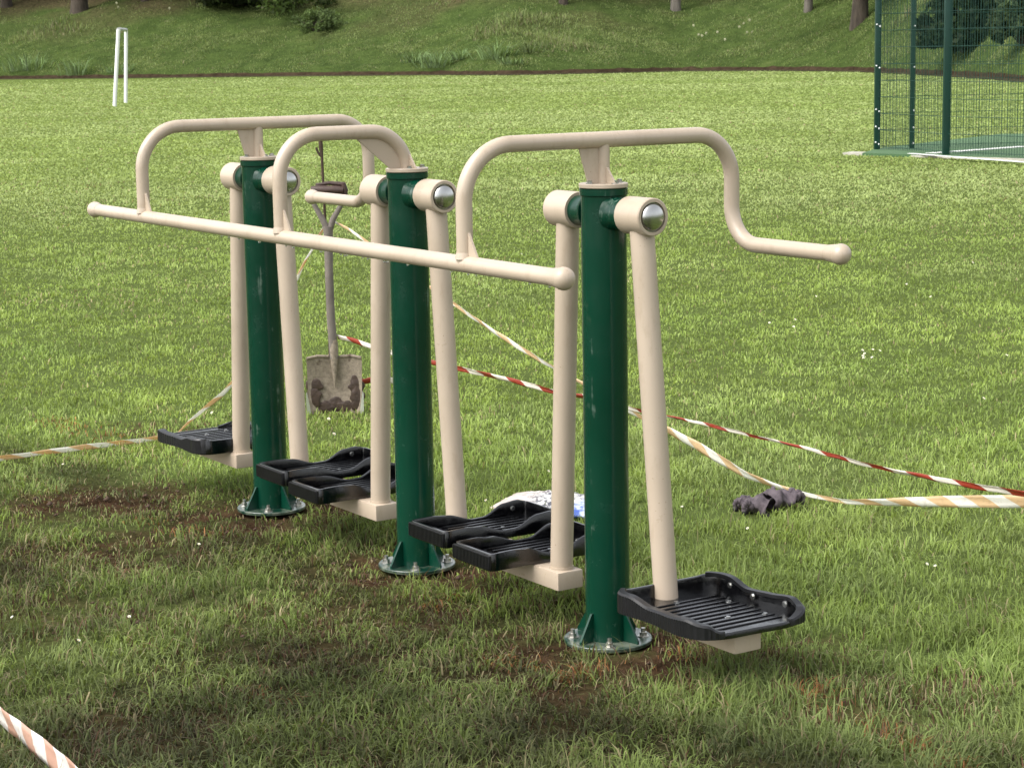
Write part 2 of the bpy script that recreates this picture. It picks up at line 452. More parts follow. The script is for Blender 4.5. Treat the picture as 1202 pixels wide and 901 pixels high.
for px, nm in POSTS:
    bm = bmesh.new()
    if nm == 'B':
        rings(bm, fillet([(px, -.0, H-.005), (px, 0, HT), (px, -W, HT), (px, -W, HB)], [.13, .135], 14), TR, 28)
    else:
        s = 1 if nm == 'C' else -1
        rings(bm, fillet([(px, -W, HB), (px, -W, HT), (px, W, HT), (px, W, HR), (px+s*.467, W, HR)], [.15, .13, .11], 14), TR, 28)
        ball(bm, (px+s*.467, W, HR), .0295)
        rings(bm, [(px+s*.42, W, HR), (px+s*.457, W, HR)], [.0232, .0275], 28, cap=False)
    rings(bm, [(px, -W, HB+.014), (px, -W, HB+.032)], [.027, .0232], 24, cap=False)
    bar = child(link_bm(bm, 'top_handlebar', BEIGE), walker)
    sg = 1 
    child(link_bm(tri_gusset(px, sg), 'gusset', BEIGE, smooth=False), bar)
    bm = bmesh.new(); lathe(bm, [(.03, H-.0005), (.0665, H-.0005), (.0685, H+.0015), (.0685, H+.010), (.067, H+.012), (.03, H+.012)], 48, 'Z', (px, 0, 0))
    child(link_bm(bm, 'top_plate', BEIGE), bar)
    if nm != 'B':
        bm = bmesh.new(); rings(bm, [(px, 0, H+.01), (px, 0, HT-.01)], .0185, 24); child(link_bm(bm, 'stub', BEIGE), bar)
        bm = bmesh.new(); plate(bm, [(px, -.014, H+.012), (px, -.052, H+.012), (px, -.082, HT-.018), (px, -.014, HT-.018)], (1, 0, 0), .006)
        child(link_bm(bm, 'gusset', BEIGE, smooth=False), bar)
    else:
        arc = [(px, -.13+.13*math.cos(a), HT-.13+.13*math.sin(a)) for a in [PI/2*k/8 for k in range(9)]]
        bm = bmesh.new(); plate(bm, [(px, -.062, H+.012)]+[(px, -.004, H+.012)]+arc[1:]+[(px, -.185, HT-.018)], (1, 0, 0), .006)
        child(link_bm(bm, 'gusset', BEIGE, smooth=False), bar)
    bm = bmesh.new(); plate(bm, [(px+.014, 0, H+.012), (px+.058, 0, H+.012), (px+.056, 0, H+.016), (px+.02, 0, H+.056), (px+.014, 0, H+.056)], (0, 1, 0), .006)
    child(link_bm(bm, 'gusset', BEIGE, smooth=False), bar)
    for a in (20, 110, 200, 290) if nm == 'B' else (-45, 45, 200, 120):
        bm = bmesh.new(); hexbolt(bm, (px+.05*math.cos(math.radians(a-40)), .05*math.sin(math.radians(a-40)), H+.0118), .0075, .009, 0)
        child(link_bm(bm, 'bolt', STEEL), bar)

# ================================================================== GROUND
def mesh_np(name, V, faces_n, idx, mat, parent=None):
    """V (n,3); idx flat vertex indices; faces_n loop counts"""
    me = bpy.data.meshes.new(name); me.vertices.add(len(V)); me.vertices.foreach_set('co', V.astype(np.float32).ravel())
    me.loops.add(len(idx)); me.loops.foreach_set('vertex_index', idx.astype(np.int32))
    me.polygons.add(len(faces_n)); st = np.concatenate([[0], np.cumsum(faces_n)[:-1]]).astype(np.int32)
    me.polygons.foreach_set('loop_start', st); me.polygons.foreach_set('loop_total', faces_n.astype(np.int32))
    me.polygons.foreach_set('use_smooth', np.ones(len(faces_n), bool))
    me.update(calc_edges=True); me.materials.append(mat)
    o = bpy.data.objects.new(name, me); COL.objects.link(o)
    if parent: o.parent = parent
    return o
def attr_col(o, name, C):
    a = o.data.attributes.new(name, 'FLOAT_COLOR', 'POINT')
    c = np.ones((len(o.data.vertices), 4), np.float32); c[:, :C.shape[1]] = C
    a.data.foreach_set('color', c.ravel())
def grid_mesh(name, X, Y, Z, mat):
    n, m = X.shape; V = np.stack([X, Y, Z], -1).reshape(-1, 3)
    i = np.arange(n-1)[:, None]*m+np.arange(m-1)[None, :]
    q = np.stack([i, i+m, i+m+1, i+1], -1).reshape(-1)
    return mesh_np(name, V, np.full((n-1)*(m-1), 4), q, mat)

def mat_ground():
    m, nt, b = newmat('mown_grass_field'); v = coord(nt)
    big = noise(nt, v, .10, 4, .5); mid = noise(nt, v, .8, 5, .6); fine = noise(nt, v, 9, 6, .7); vf = noise(nt, v, 45, 4, .7)
    c = ramp(nt, mid, [(.3, (.095, .130, .034)), (.55, (.125, .165, .044)), (.75, (.155, .195, .060))])
    c = mix(nt, ramp(nt, big, [(.35, 0), (.7, .55)]), c, (.135, .165, .05))
    c = mix(nt, ramp(nt, fine, [(.38, .45), (.6, 0)]), c, (.055, .095, .02))
    # mowing and tyre streaks, long in one direction
    st = noise(nt, v, 1.3, 4, .6, (.12, 1.0, 1)); c = mix(nt, ramp(nt, st, [(.55, 0), (.75, .35)]), c, (.16, .185, .07))
    at = N(nt, 'ShaderNodeAttribute', attribute_name='ground_state'); sp = N(nt, 'ShaderNodeSeparateColor'); nt.links.new(at.outputs['Color'], sp.inputs[0])
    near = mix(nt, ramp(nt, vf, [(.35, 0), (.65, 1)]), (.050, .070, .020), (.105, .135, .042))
    worn = mix(nt, ramp(nt, vf, [(.35, 0), (.65, 1)]), (.010, .011, .005), (.040, .034, .017))
    mudc = mix(nt, ramp(nt, fine, [(.35, 0), (.65, 1)]), (.016, .010, .006), (.070, .042, .024))
    near = mix(nt, sp.outputs[0], near, worn); near = mix(nt, sp.outputs[1], near, mudc)
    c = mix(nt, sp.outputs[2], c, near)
    nt.links.new(c, b.inputs['Base Color']); b.inputs['Roughness'].default_value = .9; b.inputs['Specular IOR Level'].default_value = 0
    bump(nt, b, fine, .6, .03)
    return m
GROUND = mat_ground()
def axis_coords(lo, hi, step, far):
    a = list(np.arange(lo, hi, step)); d = step
    x = hi
    while x < far: a.append(x); d *= 1.25; x += d
    a.append(far); d = step; x = lo-step; pre = []
    while x > -far: pre.append(x); d *= 1.25; x -= d
    return np.array([-far]+pre[::-1]+a)
gx = axis_coords(-7, 3.5, .08, 900); gy = axis_coords(-4, 5, .08, 900)
GX, GY = np.meshgrid(gx, gy, indexing='ij')
GZ = (fbm(GX*.7, GY*.7, 3)-.5)*.03*np.exp(-np.hypot(GX, GY)/40)-mud(GX, GY)*.008
GR = np.hypot(GX-CX, GY-CY)
ground = grid_mesh('ground', GX, GY, GZ-.002, GROUND); tag(ground, kind='structure')
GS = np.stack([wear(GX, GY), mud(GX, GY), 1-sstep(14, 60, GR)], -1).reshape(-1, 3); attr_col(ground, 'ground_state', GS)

# ---- grass blades
def mat_blades(name, trans=.35, soft=.8):
    m, nt, b = newmat(name)
    at = N(nt, 'ShaderNodeAttribute', attribute_name='blade_colour')
    nt.links.new(at.outputs['Color'], b.inputs['Base Color']); b.inputs['Roughness'].default_value = .55; b.inputs['Specular IOR Level'].default_value = .14
    # thin round-edged blades: soft normals, partly facing the sky
    ge = N(nt, 'ShaderNodeNewGeometry'); va = N(nt, 'ShaderNodeVectorMath', operation='SCALE'); nt.links.new(ge.outputs['Normal'], va.inputs[0]); va.inputs['Scale'].default_value = .75
    vb = N(nt, 'ShaderNodeVectorMath', operation='ADD'); nt.links.new(va.outputs[0], vb.inputs[0]); vb.inputs[1].default_value = (0, 0, soft)
    vn = N(nt, 'ShaderNodeVectorMath', operation='NORMALIZE'); nt.links.new(vb.outputs[0], vn.inputs[0]); nt.links.new(vn.outputs[0], b.inputs['Normal'])
    tr = N(nt, 'ShaderNodeBsdfTranslucent'); mu = mix(nt, 1.0, at.outputs['Color'], (1.25, 1.25, .7), 'MULTIPLY'); nt.links.new(mu, tr.inputs[0])
    ms = N(nt, 'ShaderNodeMixShader'); ms.inputs[0].default_value = trans
    nt.links.new(b.outputs[0], ms.inputs[1]); nt.links.new(tr.outputs[0], ms.inputs[2])
    nt.links.new(ms.outputs[0], nt.nodes['Material Output'].inputs[0]); return m
BLADE = mat_blades('grass_blades')
def blades(name, x, y, z, h, w, ang, lean, C, mat, turn=None):
    """tapered three-row blades"""
    n = len(x); dx, dy = np.cos(ang), np.sin(ang)
    fa = ang+PI/2+(rng.uniform(-.9, .9, n) if turn is None else turn); sx, sy = np.cos(fa)*w/2, np.sin(fa)*w/2
    V = np.zeros((n, 5, 3), np.float32)
    l1 = lean*.35; l2 = lean
    V[:, 0] = np.stack([x-sx, y-sy, z-.004], -1); V[:, 1] = np.stack([x+sx, y+sy, z-.004], -1)
    mx, my, mz = x+dx*h*l1, y+dy*h*l1, z+h*.55
    V[:, 2] = np.stack([mx-sx*.8, my-sy*.8, mz], -1); V[:, 3] = np.stack([mx+sx*.8, my+sy*.8, mz], -1)
    V[:, 4] = np.stack([x+dx*h*l2, y+dy*h*l2, z+h*(1-.35*lean**2)], -1)
    i = (np.arange(n)*5)[:, None]
    idx = np.concatenate([i+np.array([0, 1, 3, 2]), i+np.array([2, 3, 4])], 1).ravel()
    fn = np.tile([4, 3], n)
    o = mesh_np(name, V.reshape(-1, 3), fn, idx, mat)
    k = np.array([.72, .72, 1.0, 1.0, 1.1])[None, :, None]      # each blade darker at the root, paler towards the tip
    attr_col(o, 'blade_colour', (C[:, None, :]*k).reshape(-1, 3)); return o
RUSTY = []
for (a_, b_, c_, d_, rw, am) in [(945, 805, 1120, 895, .07, .8), (590, 768, 660, 775, .09, .7), (670, 785, 790, 765, .09, .8), (60, 492, 135, 512, .14, .55), (180, 605, 240, 620, .12, .6), (300, 805, 340, 815, .08, .5), (500, 700, 540, 705, .08, .5)]:
    P_ = on_z(a_, b_, .02); Q_ = on_z(c_, d_, .02); RUSTY.append((P_.x, P_.y, Q_.x, Q_.y, rw, am))
def field_blades():
    # near-constant density on screen: thick near the machine, thinning with distance
    rs = np.geomspace(4.0, 150, 4000); dr = np.gradient(rs); rho = 15500*np.minimum(1, (5.6/rs)**2.05)*(1-.45*sstep(20, 60, rs))*(1-sstep(110, 150, rs))
    half = math.radians(14.6)+np.arctan(.8/rs); cnt = rho*rs*2*half*dr; tot = int(cnt.sum())
    r = np.interp(rng.random(tot)*cnt.sum(), np.cumsum(cnt), rs); hf = np.interp(r, rs, half)
    a = PI/2+YAW+rng.uniform(-1, 1, tot)*hf
    x = CX+r*np.cos(a); y = CY+r*np.sin(a)
    tn = fbm(x*9, y*9, 41, 3); keep = (rng.random(tot) < (.25+1.5*sstep(.35, .65, tn))) | (r > 25)
    wr = wear(x, y)*(r < 14); md = mud(x, y)
    keep &= rng.random(tot) > md*.72
    keep &= r < np.interp(a, ea_, er_)-1.0
    for px, _ in POSTS: keep &= np.hypot(x-px, y) > .132
    # the court inside the fence is bare
    keep &= ~((x > -22) & (x < -8) & (((x-f1c[0])*nf[0]+(y-f1c[1])*nf[1]) > -.05) & (y > 17.0) & (r > 25) & ((x-f1c[0])*tf[0]+(y-f1c[1])*tf[1] > -.25))
    x, y, r, tn, wr, md = [q[keep] for q in (x, y, r, tn, wr, md)]; n = len(x)
    long = sstep(.42, .72, fbm(x*1.7, y*1.7, 51, 3))
    h = rng.gamma(5, .0060, n)*(1+.5*long)*(1+.25*sstep(6.2, 5.0, r))*(1-.22*wr)*(1-.5*md)*(.55+.9*tn); h = np.clip(h, .012, .085)
    h = h*(1-.50*sstep(5.8, 11, r)); h = h*(1+.3*sstep(25, 110, r))
    w = np.maximum(.0042, .00056*r)*(1+.9*sstep(14, 45, r))*rng.uniform(.6, 1.35, n)
    ang = fbm(x*2.6, y*2.6, 61, 2)*5*PI+rng.normal(0, 1.7, n)
    lean = np.clip(rng.normal(.75, .38, n)+.25*wr, .05, 1.5)
    g0 = np.array([.220, .290, .066]); g1 = np.array([.145, .208, .050]); g2 = np.array([.285, .345, .135]); straw = np.array([.33, .28, .16]); brown = np.array([.10, .056, .034]); olive = np.array([.098, .090, .048]); blue = np.array([.135, .165, .078])
    sc = np.minimum(1, 9/r)**.6
    t = np.clip((fbm(x*1.6*sc, y*1.6*sc, 71, 5)-.5)*1.6*(1-.5*sstep(9, 25, r))+.55+rng.normal(0, .20, n)*(1-.6*sstep(9, 25, r)), 0, 1)[:, None]
    C = g1*(1-t)+g0*t
    # broad bands, plus grazing-angle brightening with distance put into the blade colour
    u_ = x*Rv.x+y*Rv.y; v_ = -x*Rv.y+y*Rv.x
    band = fbm(u_*.05, v_*.22, 85, 4)
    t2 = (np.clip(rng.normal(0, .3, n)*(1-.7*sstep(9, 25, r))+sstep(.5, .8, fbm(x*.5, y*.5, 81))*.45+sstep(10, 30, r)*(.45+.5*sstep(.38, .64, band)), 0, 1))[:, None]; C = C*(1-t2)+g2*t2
    t3 = (wr*np.clip(rng.normal(.62, .28, n)-.55*sstep(.52, .66, fbm(x*1.9, y*1.9, 99)), 0, 1))[:, None]; C = C*(1-t3)+olive*t3
    bl = (sstep(.5, .66, fbm(x*1.5+5, y*1.5, 91))*np.maximum(wr*.6, .25*sstep(8, 6, r))+(.2*sstep(6.2, 4.8, r)))[:, None]; C = C*(1-bl)+blue*bl
    pick = rng.random(n) < (.02+.08*wr+.35*md+.10*sstep(.58, .7, fbm(x*.9, y*.9, 95))*(r < 30)); C[pick] = straw*rng.uniform(.45, 1.1, (pick.sum(), 1))
    rust = np.zeros(n)     # orange sand and scorched grass
    for (ax_, ay_, bx_, by_, rw, am) in RUSTY:
        vx, vy = bx_-ax_, by_-ay_; tt = np.clip(((x-ax_)*vx+(y-ay_)*vy)/(vx*vx+vy*vy), 0, 1); dd_ = np.hypot(x-ax_-tt*vx, y-ay_-tt*vy)
        rust = np.maximum(rust, am*.8*(1-sstep(rw*.3, rw, dd_+(fbm(x*7, y*7, 140)-.5)*rw)))
    pr = rng.random(n) < rust*.75; C[pr] = np.array([.27, .13, .055])*rng.uniform(.6, 1.3, (pr.sum(), 1)); h[pr] *= .75
    pk = rng.random(n) < (.05*wr+.4*md); C[pk] = brown*rng.uniform(.6, 1.6, (pk.sum(), 1))
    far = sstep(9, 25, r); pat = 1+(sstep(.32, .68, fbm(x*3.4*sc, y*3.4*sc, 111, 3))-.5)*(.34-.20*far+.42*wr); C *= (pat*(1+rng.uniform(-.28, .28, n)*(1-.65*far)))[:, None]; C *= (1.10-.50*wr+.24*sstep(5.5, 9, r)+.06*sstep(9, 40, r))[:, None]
    z = (fbm(x*.7, y*.7, 3)-.5)*.03*np.exp(-np.hypot(x, y)/40)-md*.008
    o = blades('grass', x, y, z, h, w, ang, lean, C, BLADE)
    tag(o, kind='stuff'); return o
EDGE = [(0, 93.5), (160, 92), (330, 90), (500, 88.5), (600, 88.5), (700, 86.5), (800, 84), (900, 83.5), (1000, 84.5), (1100, 89.5), (1202, 97)]
ea = []; er = []
for px, py in EDGE:
    p = on_z(px, py, 0); ea.append(math.atan2(p.y-CY, p.x-CX)); er.append(math.hypot(p.x-CX, p.y-CY))
ea = np.array(ea)[::-1]; er = np.array(er)[::-1]
ea_, er_ = ea, er
f1c = on_z(1029, 178.5); f3c = on_z(1110, 185); tf = (f3c-f1c).normalized(); nf = Vector((-tf.y, tf.x, 0)); nf = nf if nf.dot(f1c-CAM) > 0 else -nf
field_blades()

# ---- crumbs of dug soil round the bases
def crumbs():
    n = 6000; x = rng.uniform(-3.6, 1.2, n); y = rng.uniform(-1.3, .7, n); k = rng.random(n) < mud(x, y)**1.5*.8; x, y = x[k], y[k]
    k = np.min([np.hypot(x-q, y) for q, _ in POSTS], 0) > .15; x, y = x[k], y[k]; n = len(x)
    r = rng.gamma(2, .0018, n)+.0015; base = np.array([(1, 0, 0), (0, 1, 0), (-1, 0, 0), (0, -1, 0), (.3, .2, .8), (-.2, .1, -.7)])
    V = base[None]*r[:, None, None]*rng.uniform(.6, 1.35, (n, 6, 3))+np.stack([x, y, r*.3+.001-mud(x, y)*.008], -1)[:, None, :]
    f = np.array([0, 1, 4, 1, 2, 4, 2, 3, 4, 3, 0, 4, 1, 0, 5, 2, 1, 5, 3, 2, 5, 0, 3, 5])
    o = mesh_np('soil_crumbs', V.reshape(-1, 3), np.full(n*8, 3), (np.arange(n)[:, None]*6+f[None]).ravel(), simple('dark_soil', (.075, .045, .028), .9, 0, .4, 30))
    tag(o, kind='stuff')
crumbs()
# ---- far edge: path, cut soil edge, bank
def redge(a): return np.interp(a, ea, er)
A0, A1 = ea[0]-.5, ea[-1]+.5
def polar_strip(name, ra, rb, za, zb, mat, na=260, nr=2):
    A = np.linspace(A0, A1, na)[:, None]*np.ones((1, nr)); t = np.linspace(0, 1, nr)[None, :]
    R = redge(A); r = R+ra+(rb-ra)*t; return grid_mesh(name, CX+r*np.cos(A), CY+r*np.sin(A), za+(zb-za)*t+0*A, mat)
PATH = simple('worn_gravel_path', (.050, .045, .026), .95, 0, .45, .25, .3, 0, 5)
tag(polar_strip('path', -.3, 4.8, .012, .02, PATH), kind='structure')
def bank_z(r, R, x, y):
    d = r-R-5.0
    z = .16+np.where(d < 34, .235*d+.018*d*np.exp(-d/8), .235*34+.03*(d-34))
    return z+(fbm(x*.12, y*.12, 201)-.5)*1.1*sstep(1, 12, d)+(fbm(x*.9, y*.9, 207)-.5)*.16*(1+sstep(3,10,d))
def mat_bank():
    m, nt, b = newmat('rough_grass_bank'); v = coord(nt)
    a = noise(nt, v, .09, 5, .6); c_ = noise(nt, v, .7, 5, .7); f = noise(nt, v, 3.5, 4, .7)
    c = ramp(nt, c_, [(.3, (.032, .050, .015)), (.6, (.065, .095, .026)), (.8, (.105, .125, .045))])
    c = mix(nt, ramp(nt, f, [(.35, .5), (.6, 0)]), c, (.025, .040, .012))
    at = N(nt, 'ShaderNodeAttribute', attribute_name='ground_state'); sp = N(nt, 'ShaderNodeSeparateColor'); nt.links.new(at.outputs['Color'], sp.inputs[0])
    c = mix(nt, sp.outputs[0], c, mix(nt, ramp(nt, f, [(.4, 0), (.6, 1)]), (.045, .032, .020), (.105, .078, .045)))
    nt.links.new(c, b.inputs['Base Color']); b.inputs['Roughness'].default_value = .95; b.inputs['Specular IOR Level'].default_value = 0
    bump(nt, b, c_, .8, .25); return m
BANK = mat_bank()
na, nr = 620, 90
A = np.linspace(A0, A1, na)[:, None]*np.ones((1, nr)); dd = np.concatenate([np.linspace(0, 45, 70), np.geomspace(48, 420, 20)])[None, :]
R = redge(A); r = R+5.0+dd; BX, BY = CX+r*np.cos(A), CY+r*np.sin(A); BZ = bank_z(r, R, BX, BY)
bank = grid_mesh('bank', BX, BY, BZ, BANK); tag(bank, kind='structure')
def soil(x, y, r, R):
    d = r-R-5; return np.clip(sstep(.55, .75, fbm(x*.13, y*.13, 301))*sstep(8, 14, d)*.35+sstep(17, 26, d)*.8*sstep(.3, .55, fbm(x*.2, y*.2, 305)), 0, 1)
attr_col(bank, 'ground_state', np.stack([soil(BX, BY, r, R)]*3, -1).reshape(-1, 3))
SOIL = simple('cut_soil_edge', (.040, .028, .018), 1, 0, .5, 3, .5, 0, 8)
A = np.linspace(A0, A1, 1500)[:, None]*np.ones((1, 6)); t = np.linspace(0, 1, 6)[None, :]
R = redge(A); r_ = R+4.6+.45*t**1.5; X_, Y_ = CX+r_*np.cos(A), CY+r_*np.sin(A)
r2 = R+5.0
edge_top = .14+(fbm(X_*.9, Y_*.9, 207)-.5)*.16+.05
r_ = r_+(fbm(X_*.6, Y_*.6, 9)-.5)*.5
Z_ = -.02+t*(edge_top+.04)
tag(grid_mesh('soil_edge', CX+r_*np.cos(A), CY+r_*np.sin(A), Z_, SOIL), kind='structure')

def bank_hit(px, py):
    """where the sight line first meets the bank"""
    d = ray(px, py); h = math.hypot(d.x, d.y); a = math.atan2(d.y, d.x); R = float(redge(a))
    r = R+5.0
    while r < R+120:
        x, y, z = CX+d.x/h*r, CY+d.y/h*r, CZ+d.z/h*r
        if z <= float(bank_z(r, R, x, y)): return Vector((x, y, float(bank_z(r, R, x, y))))
        r += .1
    return Vector((x, y, float(bank_z(r, R, x, y))))

# rough grass on the bank
n = 260000
a = rng.uniform(ea[0]-.03, ea[-1]+.03, n); R = redge(a); d = rng.gamma(1.6, 9, n); d = d[(d < 40)]; a = a[:len(d)]; R = R[:len(d)]; n = len(d)
r = R+5.05+d; x, y = CX+r*np.cos(a), CY+r*np.sin(a); tn = fbm(x*.5, y*.5, 401, 4)
sl = soil(x, y, r, R); keep = rng.random(n) < (.25+.75*sstep(.4, .62, tn))*(1-.85*sl); x, y, r, R, d, tn = [q[keep] for q in (x, y, r, R, d, tn)]; n = len(x)
z = bank_z(r, R, x, y); tall = sstep(.55, .75, fbm(x*.12+9, y*.12, 411, 3))
h = rng.gamma(4, .032, n)*(.7+2.6*tall*sstep(3, 9, d)); w = rng.uniform(.025, .065, n)
t = np.clip(tn*1.6-.4+rng.normal(0, .25, n), 0, 1)[:, None]
C = np.array([.095, .142, .040])*(1-t)+np.array([.235, .285, .105])*t
pk = rng.random(n) < (.03+.14*tall); C[pk] = np.array([.30, .27, .16])*rng.uniform(.5, 1, (pk.sum(), 1))
C *= rng.uniform(.7, 1.3, (n, 1))
bg = blades('bank_grass', x, y, z-.02, h, w, rng.uniform(0, 2*PI, n), np.clip(rng.normal(.5, .3, n), 0, 1.2), C, BLADE); tag(bg, kind='stuff')

# ---- leafy clumps on the bank
def clump(px, py, wpx, hpx, label, col=(.17, .25, .10), nb=90):
    p = bank_hit(px, py); dist = (p-CAM).length; W_ = wpx*dist/F; H_ = hpx*dist/F
    x = rng.normal(0, W_*.22, nb); y = rng.normal(0, W_*.22, nb); h = H_*rng.uniform(.5, 1.15, nb); ang = np.arctan2(y, x)+rng.normal(0, .6, nb)
    C = np.array(col)*rng.uniform(.55, 1.35, (nb, 1))
    o = blades('leafy_clump', x, y, np.zeros(nb), h, rng.uniform(.05, .11, nb), ang, np.clip(rng.normal(.75, .3, nb), .1, 1.4), C, BLADE)
    o.location = p; tag(o, label, 'plant', 'leafy clumps at the foot of the bank')
clump(30, 84, 55, 24, 'pale leafy clump at the left end of the bank foot', nb=110)
clump(92, 89, 34, 24, 'bushy pale clump just left of the white goal', nb=80)
clump(130, 86, 16, 12, 'tiny clump showing behind the goal posts', nb=30)
clump(152, 85, 14, 13, 'small clump just right of the white goal', nb=30)
clump(488, 74, 28, 16, 'leftmost clump of the group in the middle of the bank foot', nb=60)
clump(515, 80, 44, 24, 'widest bright leafy clump of the group in the middle of the bank foot', nb=130)
clump(540, 70, 26, 14, 'low clump just behind the widest bright clump', nb=60)
clump(583, 70, 40, 24, 'tall spiky clump in the middle of the bank foot', nb=100)
clump(600, 76, 30, 12, 'low clump at the right end of the middle group', nb=60)
clump(622, 62, 26, 16, 'thin dull clump set back up the bank from the middle group', (.12, .16, .06), nb=40)

# daffodils
DAFF = simple('daffodil_petals', (.75, .70, .50), .6)
STEM = simple('flower_stem', (.10, .17, .05), .6)
dpts = [(820, 41), (824, 42), (829, 40), (842, 38), (868, 32), (873, 28), (880, 24), (877, 38), (883, 38), (814, 30), (851, 47), (137, 3), (139, 8), (308, 9), (199, 9)]
mref = None
for i, (px, py) in enumerate(dpts):
    p = bank_hit(px, py+5)
    if mref is None:
        root = empty('daffodil', p); bm = bmesh.new()
        for k in range(6):
            a = 2*PI*k/6; c, s = math.cos(a), math.sin(a); plate(bm, [(0, 0, .33), (.10*c-.035*s, .10*s+.035*c, .36), (.16*c, .16*s, .35), (.10*c+.035*s, .10*s-.035*c, .36)], (0, 0, 1), .008)
        lathe(bm, [(.02, .33), (.035, .36), (.05, .40)], 10)
        bmesh.ops.rotate(bm, cent=(0, 0, .34), matrix=Matrix.Rotation(1.1, 3, Vector((-.5, -.8, 0))), verts=bm.verts)
        root.scale = (.62, .62, .8); f = link_bm(bm, 'flower_head', DAFF, root); bm = bmesh.new(); rings(bm, [(0, 0, -.03), (.01, .01, .2), (0, 0, .34)], .012, 6); s_ = link_bm(bm, 'stem', STEM, root); mref = (root, f, s_)
    else:
        root = mref[0].copy(); COL.objects.link(root); root.location = p; root.scale = (.62, .62, .8)
        for q in mref[1:]:
            c = q.copy(); COL.objects.link(c); c.parent = root
    root.rotation_euler = (0, 0, random.uniform(-.6, .6))
    tag(root, 'pale daffodil blooming in rough grass on the bank', 'flower', 'daffodils on the bank')

# ================================================================== TREES
def mat_bark(name, a, b_):
    m, nt, b = newmat(name); v = coord(nt); f = noise(nt, v, 4, 5, .7, (1, 1, .2))
    nt.links.new(ramp(nt, f, [(.35, a), (.65, b_)]), b.inputs['Base Color']); b.inputs['Roughness'].default_value = .95; bump(nt, b, f, 1, .08); return m
BARK = mat_bark('grey_brown_bark', (.030, .023, .016), (.085, .066, .048)); BARK2 = mat_bark('pale_grey_bark', (.09, .08, .065), (.17, .15, .125))
def tree(px, py, wpx, label, h=11, cr=4.2, crown_lo=3.2, nl=5000, bark=BARK, col=(.05, .085, .02), lean=0, name='tree', leaf=.22, shift=(0, 0)):
    p = bank_hit(px, py); dist = (p-CAM).length; r0 = wpx*dist/F/2
    root = empty(name, p); tag(root, label, 'tree')
    lr = random.Random(int(px*7+py)); bm = bmesh.new()
    trunk = []; K = 10
    for k in range(K+1):
        t = k/K; trunk.append(Vector((lean*t*h+.12*math.sin(3*t+px), .12*math.cos(4*t+px), -.6+t*h*.8)))
    rad = [r0*(1.12 if k == 0 else (1.03 if k == 1 else 1))*(1-.78*(k/K)) for k in range(K+1)]
    rings(bm, trunk, rad, 14); limbs = []
    for k in range(11):
        t = lr.uniform(.35, .98); b0 = trunk[int(t*K)]; a = lr.uniform(0, 2*PI); L = cr*lr.uniform(.6, 1.05)*(1.15-.4*t)
        e = b0+Vector((math.cos(a)*L, math.sin(a)*L, lr.uniform(.1, .8)*L)); mm = (b0+e)/2+Vector((0, 0, .12*L))
        rings(bm, [b0, mm, e], [r0*.38*(1.1-t*.6), r0*.22, r0*.07], 8); limbs += [mm, e]
    if shift[0]:
        for k in range(6):
            e = Vector((shift[0]+lr.gauss(0, 1.6), shift[1]+lr.gauss(0, 1.6), crown_lo+.9+lr.random())); rings(bm, [trunk[4], (trunk[4]+e)/2+Vector((0, 0, .9)), e], [r0*.4, r0*.25, .03], 8)
    link_bm(bm, 'trunk', bark, root)
    nc = 46; cen = []
    for k in range(nc):
        b0 = lr.choice(limbs) if not (shift[0] and k % 2) else Vector((shift[0], shift[1], crown_lo+lr.uniform(.4, 2.2)))+Vector((lr.gauss(0, 1.7), lr.gauss(0, 1.7), 0)); v = Vector((lr.gauss(0, 1), lr.gauss(0, 1), lr.gauss(0, .8)))*cr*.22; q = b0+v
        q.z = max(q.z, crown_lo+lr.uniform(0, .8)); cen.append((q.x, q.y, q.z, cr*lr.uniform(.13, .30)))
    cen = np.array(cen); ci = rng.integers(0, nc, nl); c = cen[ci]
    d = rng.normal(0, 1, (nl, 3)); d /= np.linalg.norm(d, axis=1)[:, None]; rad_ = c[:, 3:4]*rng.random((nl, 1))**.4
    P = c[:, :3]+d*rad_*np.array([1.15, 1.15, .8]); P[:, 2] += 0
    u = rng.normal(0, 1, (nl, 3)); u /= np.linalg.norm(u, axis=1)[:, None]; w = np.cross(u, rng.normal(0, 1, (nl, 3))); w /= np.linalg.norm(w, axis=1)[:, None]
    s = (leaf*rng.uniform(.5, 1.2, (nl, 1)))
    V = np.stack([P-u*s, P-w*s*.45, P+u*s, P+w*s*.45], 1).reshape(-1, 3)
    tone = rng.uniform(.6, 1.3, nc)[ci][:, None]*rng.uniform(.7, 1.3, (nl, 1)); Cc = np.repeat(np.array(col)*tone, 4, 0)
    o = mesh_np('crown', V, np.full(nl, 4), np.arange(nl*4), BLADE, root); attr_col(o, 'blade_colour', Cc); return root
tree(1010, 27, 21, 'thick brown trunked tree on the bank just left of the green mesh fence', 13, 5.5, 4.6, 6000)
tree(948, 14, 11, 'pale slim trunk left of the thick trunked tree on the bank', 11, 4, 4.5, 3500, BARK2)
tree(93, 13, 21, 'tree at the upper left whose trunk base shows above the bank', 12, 5.5, 4.2, 6000, BARK)
tree(795, 12, 13, 'pale trunked tree at the top of the bank right of centre', 11, 4.5, 4.4, 3500, BARK2)
tree(662, 5, 11, 'slim tree at the top of the bank near the middle', 10, 4, 4.2, 3000, BARK)
tree(250, 3, 14, 'dark leafy tree at the top of the bank above the white goal', 10, 5.5, 2.3, 7000, BARK, (.035, .055, .014))
tcx = Vector((-Fv.x, -Fv.y, 0)).normalized()*7
tree(318, -3, 10, 'tree with low hanging leafy branches at the top of the bank', 8, 5.0, -.9, 9000, BARK, (.06, .095, .022), leaf=.22, shift=(tcx.x+1.2, tcx.y+1.6))
